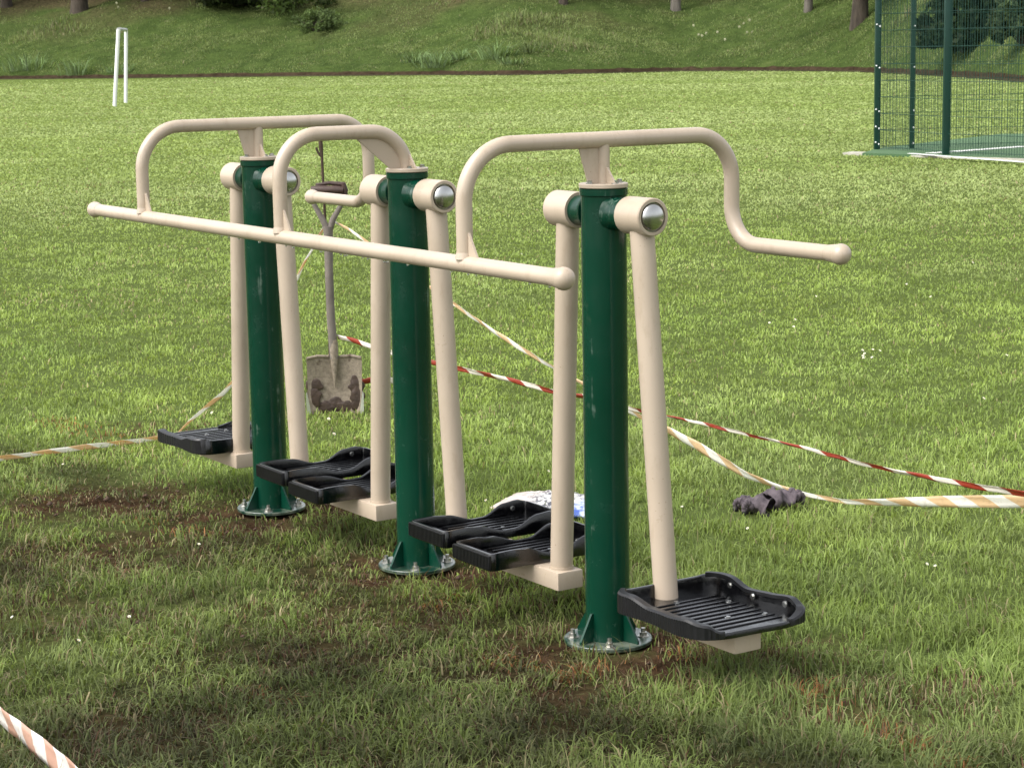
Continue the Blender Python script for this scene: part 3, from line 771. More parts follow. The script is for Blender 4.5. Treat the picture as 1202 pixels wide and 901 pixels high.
tree(270, -4, 12, 'dark tree whose low branches touch the bank top above the white goal', 9, 5.0, -.5, 8000, BARK, (.030, .046, .012), leaf=.22, shift=(tcx.x, tcx.y))
tree(8, 8, 14, 'dark tree at the far upper left corner', 10, 5, 2.6, 5000, BARK, (.035, .055, .014))
tree(170, 1, 12, 'dark tree between the two leftmost trunks', 10, 5.2, 2.4, 5000, BARK, (.035, .055, .014))
def bush(px, py, wpx, hpx, label, col, nl=4000, leaf=.16, nc=26):
    p = bank_hit(px, py); dist = (p-CAM).length; W_ = wpx*dist/F/2; H_ = hpx*dist/F
    root = empty('bush', p); tag(root, label, 'bush'); lr = random.Random(int(px))
    bm = bmesh.new(); cen = []
    for k in range(nc):
        a = lr.uniform(0, 2*PI); q = lr.random()**.5; zz = lr.uniform(.12, .95)*H_; k_ = math.sqrt(max(.05, 1-(zz/H_)**2))
        c = Vector((math.cos(a)*q*W_*k_, math.sin(a)*q*W_*k_, zz)); cen.append((*c, min(W_, H_)*lr.uniform(.18, .34)))
        rings(bm, [(0, 0, -.3), c*.5+Vector((0, 0, .1)), c], [.06, .035, .012], 6)
    link_bm(bm, 'stems', BARK, root); cen = np.array(cen); ci = rng.integers(0, nc, nl); c = cen[ci]
    d = rng.normal(0, 1, (nl, 3)); d /= np.linalg.norm(d, axis=1)[:, None]; P = c[:, :3]+d*c[:, 3:4]*rng.random((nl, 1))**.35
    u = rng.normal(0, 1, (nl, 3)); u /= np.linalg.norm(u, axis=1)[:, None]; w = np.cross(u, rng.normal(0, 1, (nl, 3))); w /= np.linalg.norm(w, axis=1)[:, None]
    s = leaf*rng.uniform(.5, 1.2, (nl, 1)); V = np.stack([P-u*s, P-w*s*.5, P+u*s, P+w*s*.5], 1).reshape(-1, 3)
    tone = rng.uniform(.75, 1.3, nc)[ci][:, None]*rng.uniform(.7, 1.3, (nl, 1))
    o = mesh_np('foliage', V, np.full(nl, 4), np.arange(nl*4), BLADE, root); attr_col(o, 'blade_colour', np.repeat(np.array(col)*tone, 4, 0))
bush(1135, 58, 110, 95, 'dark evergreen bush behind the green mesh fence', (.020, .035, .012), 9000, .2, 40)
bush(1205, 52, 90, 80, 'greyer green bush at the right edge behind the mesh fence', (.05, .075, .03), 6000)
bush(372, 36, 70, 22, 'light green bush under the low hanging branches', (.085, .125, .040), 3500, .13, 40)
bush(286, 6, 90, 22, 'dark low bush at the top of the bank left of the hanging branches', (.03, .045, .014), 3500, .16)

# ================================================================== GOAL
WHITE = simple('white_gloss_paint', (.86, .86, .85), .4, 0, .05, 3)
g1 = on_z(134.3, 125, 0); g2 = on_z(147.5, 121, 0)
goal = empty('goal', g1); tag(goal, 'white goal frame seen end-on at the far left of the field', 'goal')
hg = 90.5*(g1-CAM).length/F
t1 = on_plane(139, 34.5, g1, g1+Vector((Rv.x, Rv.y, 0))); t2 = on_plane(148, 35.5, g2, g2+Vector((Rv.x, Rv.y, 0)))
for a, b in ((g1, t1), (g2, t2)):
    bm = bmesh.new(); rings(bm, [a+Vector((0, 0, -.05)), b], .062, 16); child(link_bm(bm, 'goal_post', WHITE), goal)
bm = bmesh.new(); rings(bm, [t1, t2], .06, 16); child(link_bm(bm, 'crossbar', simple('grey_galvanised_bar', (.42, .43, .42), .5, .3)), goal)

# ================================================================== MESH FENCE + COURT
FG = simple('fence_green_paint', (.002, .032, .022), .4, 0, .1, 3)
f1 = on_z(1029, 178.5); f2 = on_z(1070, 177.3); f3 = on_z(1110, 185)
fence = empty('mesh_fence', f1); tag(fence, 'green welded mesh court fence with three posts at the right of the field', 'fence')
FH = 3.0
def fpost(p, w, bolts=True):
    bm = bmesh.new(); box(bm, p.x-w/2, p.x+w/2, p.y-w/2, p.y+w/2, 0, FH+.05, .008)
    bmesh.ops.rotate(bm, cent=(p.x, p.y, 0), matrix=Matrix.Rotation(YAW, 3, 'Z'), verts=bm.verts)
    po = child(link_bm(bm, 'fence_post', FG), fence)
    bm = bmesh.new(); fw = Vector((-math.sin(YAW), math.cos(YAW), 0)); rt = Vector((math.cos(YAW), math.sin(YAW), 0))
    q = p-fw*.0; box(bm, p.x-w*.8, p.x+w*.8, p.y-w*.8, p.y+w*.8, .0, .015, .003); child(link_bm(bm, 'base_plate', FG), po)
    if bolts:
        for z in (.12, .36, .62, 1.28, 1.9, 2.5):
            for s in ((-.28, .28) if bolts == 2 else (.25,)):
                bm = bmesh.new(); ball(bm, p-fw*(w/2+.004)+rt*(s*w)+Vector((0, 0, z+(.03 if s < 0 else 0))), .013, u=8, v=6); child(link_bm(bm, 'clip', WHITE), po)
WIRE = simple('green_coated_wire', (.003, .040, .026), .6)
def wire(bm, a, b, r):
    d = (b-a).normalized(); s = d.cross(Vector((0, 0, 1))) if abs(d.z) < .9 else Vector((1, 0, 0)); s.normalize(); u = d.cross(s)
    R = [[bm.verts.new(q+(s*math.cos(k*PI/2)+u*math.sin(k*PI/2))*r) for k in range(4)] for q in (a, b)]
    for k in range(4): bm.faces.new((R[0][k], R[0][(k+1) % 4], R[1][(k+1) % 4], R[1][k]))
def panel(a, b, sp=.05, zs=.25):
    bm = bmesh.new(); L = (b-a).length; n = int(L/sp); d = (b-a).normalized(); nn = d.cross(Vector((0, 0, 1)))
    for k in range(1, n): q = a+d*(k*L/n); wire(bm, q+Vector((0, 0, .06)), q+Vector((0, 0, FH)), .0042)
    for k in range(int((FH-.1)/zs)+1):
        z = .09+k*zs
        for s in (-.009, .009): wire(bm, a+nn*s+Vector((0, 0, z)), b+nn*s+Vector((0, 0, z)), .0034)
    child(link_bm(bm, 'mesh_panel', WIRE, smooth=False), fence)
fpost(f1, .085, 2); fpost(f2, .07, 1); fpost(f3, .10, 0)
g_end = on_z(1290, 194); dirn = (g_end-f3).normalized(); dirn.z = 0
panel(f1, f3); q = f3.copy()
for k in range(3):
    e = q+dirn*2.5; panel(q, e)
    if k == 1: fpost(e, .085, 0)
    q = e
d2 = Vector((math.cos(YAW+.12), math.sin(YAW+.12), 0)); panel(f1, f2); q = f2.copy()
for k in range(2):
    e = q+d2*2.5; panel(q, e); q = e
COURT = simple('green_court_surface', (.060, .125, .050), .9, 0, .15, .8)
KERB = simple('concrete_edging', (.42, .40, .34), .9, 0, .2, 3, .3)
c0 = on_z(989, 182); c1 = on_z(1184, 188.8); c1 = c0+(c1-c0)*3; back = Vector((-math.sin(YAW-.5), math.cos(YAW-.5), 0))
def slab(name, poly, z0, z1, mat, kind='structure'):
    bm = bmesh.new(); a = [bm.verts.new((p.x, p.y, z0)) for p in poly]; b = [bm.verts.new((p.x, p.y, z1)) for p in poly]; n = len(poly)
    bm.faces.new(b); bm.faces.new(a[::-1])
    for k in range(n): bm.faces.new((a[k], a[(k+1) % n], b[(k+1) % n], b[k]))
    bmesh.ops.recalc_face_normals(bm, faces=bm.faces); o = link_bm(bm, name, mat, smooth=False)
    if kind: tag(o, kind=kind)
    return o
c00 = on_z(1000, 180.5)
slab('court_edging', [c0, c1, c1+back*1.2, c00], -.05, .035, KERB)
cA = on_z(1016, 181.2); cB = cA+(c1-c0)*1.0; cC = cB+back*16; cD = on_z(1031, 173.5)+(on_z(1031, 173.5)-cA)*.3
slab('court', [on_z(1012, 183.0), cB, on_z(1202, 160)*1.0+Vector((3, 3, 0)), on_z(1175, 160), on_z(1030, 177.0)], -.04, .042, COURT)
LINE = simple('white_court_line', (.8, .8, .76), .6)
def strip(name, a, b, w, z, mat, parent=None):
    d = (b-a).normalized(); s = Vector((-d.y, d.x, 0))*w/2
    o = slab(name, [a-s, b-s, b+s, a+s], z, z+.004, mat); return o
la = on_z(1068, 180.2, .046); lb = on_z(1202, 190.5, .046); lb = lb+(lb-la)*.2
strip('court_line', la, lb, .09, .0462, LINE)
la = on_z(1092, 180.0, .046); lb = on_z(1202, 172, .046); strip('court_line', la, lb, .18, .0464, LINE)

# ================================================================== SPADE + PIN
def mat_spade():
    m, nt, b = newmat('muddy_spade_steel'); v = coord(nt); f = noise(nt, v, 9, 5, .6); g = noise(nt, v, 60, 5, .7)
    c = ramp(nt, g, [(.3, (.17, .135, .10)), (.7, (.36, .30, .23))]); mu = ramp(nt, f, [(.60, 0), (.66, 1)])
    c = mix(nt, mu, c, (.075, .045, .028)); nt.links.new(c, b.inputs['Base Color'])
    b.inputs['Roughness'].default_value = .75; bump(nt, b, g, .6, .006); return m
SP = mat_spade(); MUD = simple('wet_mud', (.050, .030, .020), .6, 0, .35, 25, 1, 0, 60)
WOOD = simple('weathered_grey_shaft', (.17, .145, .125), .8, 0, .3, 12, .4); GRIP = simple('dark_brown_grip', (.05, .026, .018), .5, 0, .3, 30, .3)
BRIGHT = simple('scraped_steel', (.75, .75, .74), .3, .8, .1, 10)
sb = (on_z(362, 482)+on_z(427, 483))/2; ddir = Vector((math.cos(YAW), math.sin(YAW), 0)); fdir = Vector((-math.sin(YAW), math.cos(YAW), 0))
sd = (sb-CAM).length; mpp = sd/F
spade = empty('spade', sb); tag(spade, 'muddy square spade standing upright in the grass behind the machine', 'spade')
spade.rotation_euler = (0, 0, YAW)
# local frame: x right, y away, z up
def lz(py): return (480-py)*mpp*1.01
def lx(px): return (px-394.5)*mpp
bm = bmesh.new(); cols = 13; rows = 12; g = []
for i in range(rows+1):
    row = []
    for j in range(cols):
        u = j/(cols-1)*2-1; t = i/rows
        hw = .131-.006*(1-t); x = u*hw; z = -.03+t*(lz(415.5)+.03); y = -.03*(u*u)+.004+.01*math.sin(t*3)
        if i == rows: z -= .0
        row.append(Vector((x, y, z)))
    g.append(row)
fr = [[bm.verts.new(p) for p in r] for r in g]; bk = [[bm.verts.new(p+Vector((0, .004, 0))) for p in r] for r in g]
for i in range(rows):
    for j in range(cols-1):
        bm.faces.new((fr[i][j], fr[i][j+1], fr[i+1][j+1], fr[i+1][j])); bm.faces.new((bk[i][j+1], bk[i][j], bk[i+1][j], bk[i+1][j+1]))
    for j in (0, cols-1): bm.faces.new((fr[i][j], fr[i+1][j], bk[i+1][j], bk[i][j]))
for j in range(cols-1): bm.faces.new((fr[rows][j], fr[rows][j+1], bk[rows][j+1], bk[rows][j])); bm.faces.new((fr[0][j+1], fr[0][j], bk[0][j], bk[0][j+1]))
# rolled treads on the shoulders
rings(bm, [(-.128, -.024, lz(417)), (-.08, -.006, lz(415)), (-.028, .004, lz(416))], .007, 10); rings(bm, [(.128, -.024, lz(417)), (.08, -.006, lz(415)), (.028, .004, lz(416))], .007, 10)
bmesh.ops.recalc_face_normals(bm, faces=bm.faces)
blade = link_bm(bm, 'blade', SP, spade)
bm = bmesh.new()                                    # socket straps down the blade face
rings(bm, [(0, -.002, lz(452)), (0, -.006, lz(430)), (0, -.006, lz(408)), (-.001, -.004, lz(396))], [.004, .014, .021, .018], 14); link_bm(bm, 'socket', SP, spade)
for s in (-1, 1):
    bm = bmesh.new(); plate(bm, [(s*.112, -.034, -.02), (s*.134, -.036, -.02), (s*.136, -.036, .09), (s*.131, -.033, .10)], (0, 1, 0), .003); link_bm(bm, 'worn_edge', BRIGHT, blade)
for (mx, mz, sx, sz) in [(-.100, .128, .040, .034), (.102, .122, .038, .046), (-.102, .072, .034, .05), (.104, .06, .034, .055), (0, .028, .060, .034), (.05, .025, .04, .03), (-.055, .018, .05, .032)]:
    bm = bmesh.new(); ball(bm, (mx, -.03*(mx/.131)**2+.004+.01*math.sin(mz/.26*3), mz), 1, sx, .006, sz, 24, 16)
    for v in bm.verts: 
        k = 1+.28*(float(vnoise(v.co.x*60+5, v.co.z*60, 3))-.5)*2; v.co.x = mx+(v.co.x-mx)*k; v.co.z = mz+(v.co.z-mz)*k
    link_bm(bm, 'mud', MUD, spade)
bm = bmesh.new(); rings(bm, [(0, -.003, lz(418)), (lx(392), -.002, lz(370)), (lx(391.5), 0, lz(320)), (lx(392), 0, lz(283)), (lx(392), 0, lz(266))], [.0205, .020, .0195, .021, .023], 18)
rings(bm, [(lx(392), 0, lz(272)), (lx(386), 0, lz(258)), (lx(376.5), 0, lz(240)), (lx(376), 0, lz(226))], [.016, .014, .011, .010], 12)
rings(bm, [(lx(393), 0, lz(272)), (lx(398), 0, lz(258)), (lx(409), 0, lz(240)), (lx(412), 0, lz(226))], [.016, .014, .011, .010], 12)
link_bm(bm, 'shaft', WOOD, spade)
bm = bmesh.new(); rings(bm, [(lx(374), 0, lz(225)), (lx(380), -.001, lz(224.5)), (lx(402), -.001, lz(225)), (lx(411), 0, lz(225.5))], [.019, .022, .022, .019], 18); link_bm(bm, 'grip', GRIP, spade)
bm = bmesh.new()
rings(bm, [(lx(379), .02, lz(219)), (lx(395), .02, lz(217)), (lx(412), .015, lz(219))], [.008, .01, .012], 10); rings(bm, [(lx(411), -.0, lz(217)), (lx(413), 0, lz(225)), (lx(412), 0, lz(233))], [.011, .014, .012], 12)
link_bm(bm, 'grip_bracket', GRIP, spade)
# steel pin behind the spade
pinb = sb+fdir*.09+ddir*lx(387.5); pin = empty('barrier_pin', pinb); pin.rotation_euler = (0, 0, YAW); tag(pin, 'thin rusty steel pin with a hooked top behind the spade handle', 'ground pin')
RUST = simple('rusty_steel_rod', (.07, .045, .03), .7, .3, .4, 20, .3)
zt = (485-171)*mpp; bm = bmesh.new(); rings(bm, [(0, 0, -.1), (0, 0, zt*.6), (-.008, 0, zt-.08), (-.011, 0, zt-.03), (-.012, 0, zt)], [.0065, .0065, .0065, .010, .010], 12)
link_bm(bm, 'rod', RUST, pin)
bm = bmesh.new(); rings(bm, [(-.012, -.002, zt-.075), (-.022, -.002, zt-.062), (-.030, -.002, zt-.045), (-.033, -.002, zt-.033)], .0058, 10); link_bm(bm, 'hook', RUST, pin)

# ================================================================== TAPES
def mat_tape(name, red, white, per=.16, slant=.0, trans=.25):
    m, nt, b = newmat(name)
    uv = N(nt, 'ShaderNodeUVMap'); sx = N(nt, 'ShaderNodeSeparateXYZ'); nt.links.new(uv.outputs[0], sx.inputs[0])
    ad = N(nt, 'ShaderNodeMath', operation='MULTIPLY_ADD'); nt.links.new(sx.outputs[1], ad.inputs[0]); ad.inputs[1].default_value = slant; nt.links.new(sx.outputs[0], ad.inputs[2])
    dv = N(nt, 'ShaderNodeMath', operation='DIVIDE'); nt.links.new(ad.outputs[0], dv.inputs[0]); dv.inputs[1].default_value = per
    fr_ = N(nt, 'ShaderNodeMath', operation='FRACT'); nt.links.new(dv.outputs[0], fr_.inputs[0])
    st = ramp(nt, fr_.outputs[0], [(0, 0), (.49, 0), (.51, 1), (1, 1)])
    c = mix(nt, st, white, red)
    v = coord(nt); c = mix(nt, ramp(nt, noise(nt, v, 60, 4), [(.55, 0), (.8, .3)]), c, (.30, .22, .13))
    nt.links.new(c, b.inputs['Base Color']); b.inputs['Roughness'].default_value = .35
    tr = N(nt, 'ShaderNodeBsdfTranslucent'); nt.links.new(c, tr.inputs[0]); ms = N(nt, 'ShaderNodeMixShader'); ms.inputs[0].default_value = trans
    nt.links.new(b.outputs[0], ms.inputs[1]); nt.links.new(tr.outputs[0], ms.inputs[2]); nt.links.new(ms.outputs[0], nt.nodes['Material Output'].inputs[0]); return m
TAPE_RED = mat_tape('red_white_tape', (.33, .045, .022), (.78, .73, .64), .20, .9)
TAPE_PALE = mat_tape('faded_orange_white_tape', (.80, .60, .36), (.90, .88, .82), .17, 1.3, .4)
def catmull(P, n=14):
    out = []; P = [P[0]*2-P[1]]+P+[P[-1]*2-P[-2]]
    for i in range(1, len(P)-2):
        a, b, c, d = P[i-1:i+3]
        for k in range(n):
            t = k/n; out.append(.5*((2*b)+(c-a)*t+(2*a-5*b+4*c-d)*t*t+(3*b-a-3*c+d)*t*t*t))
    out.append(P[-2]); return out
def tape(pts, widths, tw, mat, label, name='barrier_tape'):
    """ribbon through 3-D points; width and twist (radians from upright) per point"""
    n = 14; D = catmull([Vector((*p, w, t)) if False else p for p in pts], n)
    def itp(vals): 
        xs = np.arange(len(vals)); return np.interp(np.linspace(0, len(vals)-1, len(D)), xs, vals)
    Wd, Tw = itp(widths), itp(tw); bm = bmesh.new(); uvl = bm.loops.layers.uv.new('UVMap'); prev = None; s = 0; J = 4
    for i, p in enumerate(D):
        t = (D[min(i+1, len(D)-1)]-D[max(i-1, 0)]).normalized(); up = Vector((0, 0, 1)); up = (up-t*up.dot(t)).normalized(); side = t.cross(up)
        if i: s += (p-D[i-1]).length
        w = up*math.cos(Tw[i])+side*math.sin(Tw[i]); nn = t.cross(w)
        row = []
        for j in range(J+1):
            q = j/J-.5; row.append((bm.verts.new(p+w*(q*Wd[i])+nn*(.0030*math.sin(q*5+s*11)+.0015*math.sin(s*37))), q*.055))
        if prev:
            for j in range(J):
                f = bm.faces.new((prev[0][j][0], prev[0][j+1][0], row[j+1][0], row[j][0]))
                for l, (ss, vv) in zip(f.loops, ((prev[1], prev[0][j][1]), (prev[1], prev[0][j+1][1]), (s, row[j+1][1]), (s, row[j][1]))): l[uvl].uv = (ss, vv)
        prev = (row, s)
    o = link_bm(bm, name, mat); sm = o.modifiers.new('thickness', 'SOLIDIFY'); sm.thickness = .0006
    tag(o, label, 'tape', 'hazard tapes strung around the machine'); return o
sg = (sb.x, sb.y)
# left run: from frame edge to the pin
eL = on_z(-120, 560, .0); kink = on_z(196, 519, .0)
pl = [on_plane(a, b, eL, kink) for a, b in [(-120, 553), (0, 543), (90, 529), (180, 519)]]
pl += [on_plane(a, b, kink, pinb) for a, b in [(204, 511), (232, 486), (268, 454), (310, 400), (349, 325), (368, 290), (383, 262)]]
for p in pl: p.z = max(p.z, .025)
tape(pl, [.026, .028, .028, .028, .022, .026, .034, .03, .036, .02, .018], [.3, .4, .5, .5, .9, .6, .3, .9, .3, .5, .4], TAPE_PALE, 'pale tape rising from the grass at the left up to the spade')
# long right run, upper end on the pin, sagging to the grass then out of frame
gt = on_z(965, 586, .03); eR = on_z(1330, 672, .0)
pr_ = [on_plane(a, b, pinb, gt) for a, b in [(389, 258), (425, 280), (470, 314), (535, 358), (590, 396), (650, 431), (700, 460), (745, 485), (790, 508), (830, 530), (880, 558), (930, 576), (960, 583)]]
pr_ += [on_plane(a, b, gt, eR) for a, b in [(995, 588), (1060, 589), (1130, 588), (1202, 588), (1330, 586)]]
for q_ in pr_: q_.z = max(q_.z, .035)
print('tape z', [round(p.z, 2) for p in pr_])
tape(pr_, [.02, .02, .018, .022, .026, .024, .026, .026, .036, .04, .036, .020, .018, .02, .034, .042, .046, .05], [.4, .5, .7, .3, .3, .5, .5, .5, .2, .2, .4, .5, .4, .4, .25, .1, .05, 0], TAPE_PALE, 'broad pale orange and white tape sagging to the grass at the right')
eR2 = on_z(1330, 690, .0)
pq = [on_plane(a, b, sb+fdir*.03, eR2) for a, b in [(396, 395), (415, 400), (450, 411), (510, 426), (560, 437), (610, 449), (650, 459), (700, 468), (745, 480), (800, 492), (880, 510), (960, 530), (1040, 550), (1120, 566), (1202, 579), (1330, 600)]]
print('tape2 z', [round(p.z, 2) for p in pq])
tape(pq, [.022, .026, .024, .024, .024, .022, .022, .021, .019, .015, .015, .016, .018, .02, .024, .028], [.1, .2, .2, .2, .3, .3, .3, .4, .5, .5, .4, .5, .4, .4, .3, .2], TAPE_RED, 'narrow red and white tape running from the spade shaft to the right edge')
b0 = on_z(425, 450, .11); 
pz = [on_plane(a, b, sb+fdir*.10, b0+fdir*.1+ddir*.3) for a, b in [(395, 448), (412, 449), (428, 448), (436, 446), (448, 445), (462, 447)]]
tape(pz, [.03]*6, [.1, .2, .4, .2, .1, .3], TAPE_RED, 'short end of red and white tape behind the spade blade')
fa = on_z(-40, 800, .06); fb = on_z(140, 960, .06)
pf = [on_z(a, b, .06) for a, b in [(-60, 782), (0, 838), (40, 872), (80, 903), (130, 945)]]
tape(pf, [.052, .054, .058, .06, .06], [.1, .05, .0, .0, .0], mat_tape('pink_white_tape', (.66, .42, .32), (.86, .82, .78), .15, .9, .35), 'pinkish and white tape crossing the bottom left corner')

# ================================================================== GLOVES, SACK, FLOWERS
def mat_cloth(name, a, b_):
    m, nt, b = newmat(name); v = coord(nt); f = noise(nt, v, 25, 5, .6); nt.links.new(ramp(nt, f, [(.35, a), (.65, b_)]), b.inputs['Base Color']); b.inputs['Roughness'].default_value = .85; bump(nt, b, noise(nt, v, 220, 3), .5, .003); return m
GL = mat_cloth('dirty_mauve_grey_fabric', (.055, .043, .050), (.125, .100, .112)); GLP = simple('dark_glove_palm', (.02, .018, .02), .6)
def glove(loc, rz, label, seed, sc=1.0):
    root = empty('work_glove', loc); root.rotation_euler = (0, 0, rz); root.scale = (sc*.8, sc*.95, sc*1.1); tag(root, label, 'glove', 'work gloves dropped on the grass')
    lr = random.Random(seed); bm = bmesh.new()
    # crumpled cuff and palm: a flattened, open sleeve
    K = 14; prof = [(0, .048, .030), (.03, .046, .028), (.055, .040, .026), (.09, .048, .026), (.12, .046, .022), (.135, .03, .015)]
    R = []
    for i, (u, a, b) in enumerate(prof):
        row = []
        for k in range(K):
            th = 2*PI*k/K; j = 1+.18*math.sin(3*th+i*1.7+seed)+lr.uniform(-.05, .05)
            row.append(bm.verts.new((u-.06, a*math.cos(th)*j, .024+b*math.sin(th)*j+.006*math.sin(i*2.1+seed))))
        R.append(row)
    for i in range(len(R)-1):
        for k in range(K): bm.faces.new((R[i][k], R[i][(k+1) % K], R[i+1][(k+1) % K], R[i+1][k]))
    bm.faces.new(R[-1]); bmesh.ops.recalc_face_normals(bm, faces=bm.faces)
    bmesh.ops.subdivide_edges(bm, edges=bm.edges, cuts=1, use_grid_fill=True, smooth=.6)
    for v in bm.verts:
        q = v.co*1.0; k = (float(vnoise(q.x*70+seed, q.y*70+q.z*60, 5))-.5)*.014; v.co.z = max(.002, v.co.z+k+.010*math.sin(q.x*95+seed)*math.sin(q.y*60+1)); v.co.y += k*.8
    hand = link_bm(bm, 'glove_body', GL, root, sharp=80); hand.modifiers.new('t', 'SOLIDIFY').thickness = .0022
    for f in range(5):                          # empty fingers curled up on themselves
        y = -.036+f*.018; L = [.05, .062, .066, .06, .05][f]
        if f == 4: base = Vector((.01, .045, .026)); dr = Vector((.6, .8, 0))
        else: base = Vector((.065, y, .022)); dr = Vector((1, lr.uniform(-.25, .25), 0))
        dr.normalize(); sd_ = Vector((-dr.y, dr.x, 0))
        P = [base, base+dr*L*.4+Vector((0, 0, .014+.008*lr.random())), base+dr*L*.75+sd_*lr.uniform(-.01, .01)+Vector((0, 0, .008)), base+dr*L*.72+sd_*lr.uniform(-.012, .012)+Vector((0, 0, -.012))]
        bm = bmesh.new(); C_ = catmull(P, 6); rings(bm, C_, [.0105*(1-.15*(i/len(C_)))*(1+.14*math.sin(i*2.2+f)) for i in range(len(C_))], 10); link_bm(bm, 'glove_finger', GL if f % 2 else GL, root)
        bm = bmesh.new(); ball(bm, C_[-1], .011, 1, 1, .9, 10, 8); link_bm(bm, 'fingertip_coating', GLP, root)
gp = on_z(893, 603); glove(gp, YAW+2.5, 'left one of two dirty mauve grey work gloves on the grass', 3, 1.05)
gp = on_z(914, 601); glove(gp+Vector((0, 0, .022)), YAW+.5, 'right one of two dirty mauve grey work gloves on the grass', 5, 1.0)

def mat_sack():
    m, nt, b = newmat('printed_plastic_sack'); v = coord(nt); sx = N(nt, 'ShaderNodeSeparateXYZ'); nt.links.new(v, sx.inputs[0])
    blue = ramp(nt, sx.outputs[0], [(0.0, 0), (.10, 0), (.12, 1)]); n1 = noise(nt, v, 30, 4, .7); n2 = noise(nt, v, 14, 3)
    c = mix(nt, ramp(nt, n1, [(.52, 0), (.56, 1)]), (.60, .59, .57), (.10, .10, .12))
    pink = ramp(nt, sx.outputs[0], [(-.0, 1), (.0, 1)]);
    mp = N(nt, 'ShaderNodeMapRange'); mp.inputs[1].default_value = -.16; mp.inputs[2].default_value = -.04; nt.links.new(sx.outputs[0], mp.inputs[0])
    c = mix(nt, mp.outputs[0], (.60, .50, .44), c)
    bl = mix(nt, ramp(nt, n2, [(.5, 0), (.58, 1)]), (.06, .12, .42), (.55, .62, .80)); c = mix(nt, blue, c, bl)
    nt.links.new(c, b.inputs['Base Color']); b.inputs['Roughness'].default_value = .3; return m
s0 = on_z(590, 594); s1 = on_z(712, 603); sc_ = (s0+s1)/2; ax = (s1-s0); La = ax.length/2
K, J = 60, 40; u = np.linspace(-1, 1, K)[:, None]*np.ones((1, J)); vv = np.linspace(-1, 1, J)[None, :]*np.ones((K, 1))
for top in (1,):
    X = u*La*1.0; Y = vv*.16*(1-.25*(u < -.3)*(-u-.3)); edge = (1-np.abs(u)**6)*(1-np.abs(vv)**4)
    Z = .014+edge*(.010+.022*(fbm(u*3+4, vv*2.5, 501, 4)-.2)+.040*np.abs(fbm(u*6, vv*5, 511, 4)-.5))
    sack = grid_mesh('plastic_sack', X+.01*fbm(u*5, vv*9, 5), Y+.02*(fbm(u*4, vv*2, 6)-.5), Z, mat_sack())
sack.location = (sc_.x, sc_.y, 0.012); sack.rotation_euler = (0, 0, math.atan2(ax.y, ax.x)); so = sack.modifiers.new('t', 'SOLIDIFY'); so.thickness = .012; so.offset = -1
tag(sack, 'crumpled white and blue printed plastic sack lying behind the footplates', 'sack')

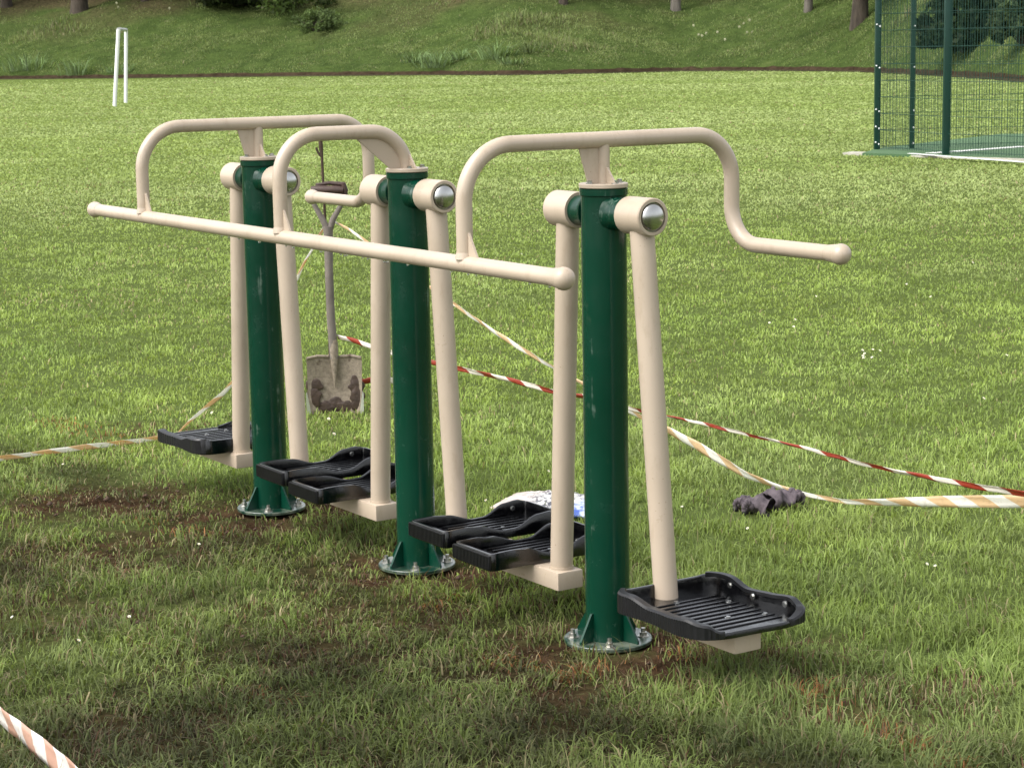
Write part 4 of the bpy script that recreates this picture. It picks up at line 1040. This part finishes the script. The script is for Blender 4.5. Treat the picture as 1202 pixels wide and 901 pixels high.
DAISY = simple('daisy_white', (.85, .85, .80), .6); DCEN = simple('daisy_centre', (.75, .5, .05), .7)
bm = bmesh.new()
for k in range(11):
    a = 2*PI*k/11; c, s = math.cos(a), math.sin(a); plate(bm, [(.002*c, .002*s, .035), (.007*c-.0022*s, .007*s+.0022*c, .038), (.0115*c, .0115*s, .037), (.007*c+.0022*s, .007*s-.0022*c, .038)], (0, 0, 1), .0008)
dm = link_bm(bm, 'petals', DAISY, smooth=False); bm = bmesh.new(); ball(bm, (0, 0, .037), .004, 1, 1, .6, 10, 6); dc = link_bm(bm, 'centre', DCEN)
bm = bmesh.new(); rings(bm, [(0, 0, -.005), (.002, 0, .018), (0, 0, .037)], .0009, 5); ds = link_bm(bm, 'stem', STEM)
dl = [(1012, 419), (1018, 416), (1023, 413), (1029, 414), (1015, 423), (1026, 421), (1009, 412), (1084, 661), (1101, 664), (802, 596), (88, 752), (152, 724), (254, 485), (386, 493), (388, 511), (76, 546), (574, 588), (592, 586), (955, 349), (700, 438), (933, 385), (1150, 470), (1180, 420), (1095, 350), (780, 640), (640, 552), (1064, 335), (20, 724), (232, 640), (610, 300), (880, 620), (905, 380), (930, 376), (1140, 310)]
for i, (px, py) in enumerate(dl):
    p = on_z(px, py, .03); p.z = 0.012
    root = empty('daisy', p); root.rotation_euler = (0, 0, i)
    sc = .5 if (p-CAM).length < 9 else .68; root.scale = (sc, sc, sc*1.5); root.rotation_euler = (.5*math.sin(i*1.7), .5+.2*math.cos(i), YAW-PI/2)
    for q in (dm, dc, ds):
        if i == 0: q.parent = root
        else: c = q.copy(); COL.objects.link(c); c.parent = root
    tag(root, 'tiny white daisy growing in the mown grass', 'flower', 'daisies dotted over the grass')

# ================================================================== LIGHT
SUN_EL, SUN_AZ = math.radians(52), math.radians(262)   # azimuth measured anticlockwise from +X, soft overcast
w = bpy.data.worlds.new('World'); scn.world = w; w.use_nodes = True; nt = w.node_tree
sky = nt.nodes.new('ShaderNodeTexSky'); sky.sky_type = 'NISHITA'; sky.sun_disc = False; sky.sun_elevation = SUN_EL
sky.sun_rotation = PI/2-SUN_AZ; sky.air_density = 1.0; sky.dust_density = 4.0; sky.ozone_density = .6; sky.altitude = 50
bgd = nt.nodes['Background']; bgd.inputs['Strength'].default_value = .15
hs = nt.nodes.new('ShaderNodeHueSaturation'); hs.inputs['Saturation'].default_value = .22
nt.links.new(sky.outputs[0], hs.inputs['Color']); nt.links.new(hs.outputs[0], bgd.inputs[0])
sl_ = bpy.data.lights.new('sun', 'SUN'); sl_.energy = .75; sl_.angle = math.radians(40); sl_.color = (1, .96, .90)
so_ = bpy.data.objects.new('sun', sl_); COL.objects.link(so_)
dirv = Vector((math.cos(SUN_AZ)*math.cos(SUN_EL), math.sin(SUN_AZ)*math.cos(SUN_EL), math.sin(SUN_EL)))
so_.rotation_euler = dirv.to_track_quat('Z', 'Y').to_euler()
vs = scn.view_settings; vs.view_transform = 'Standard'; vs.look = 'None'; vs.gamma = 1; vs.use_curve_mapping = False; vs.exposure = 1.2
scn.cycles.max_bounces = 8; scn.cycles.transparent_max_bounces = 8
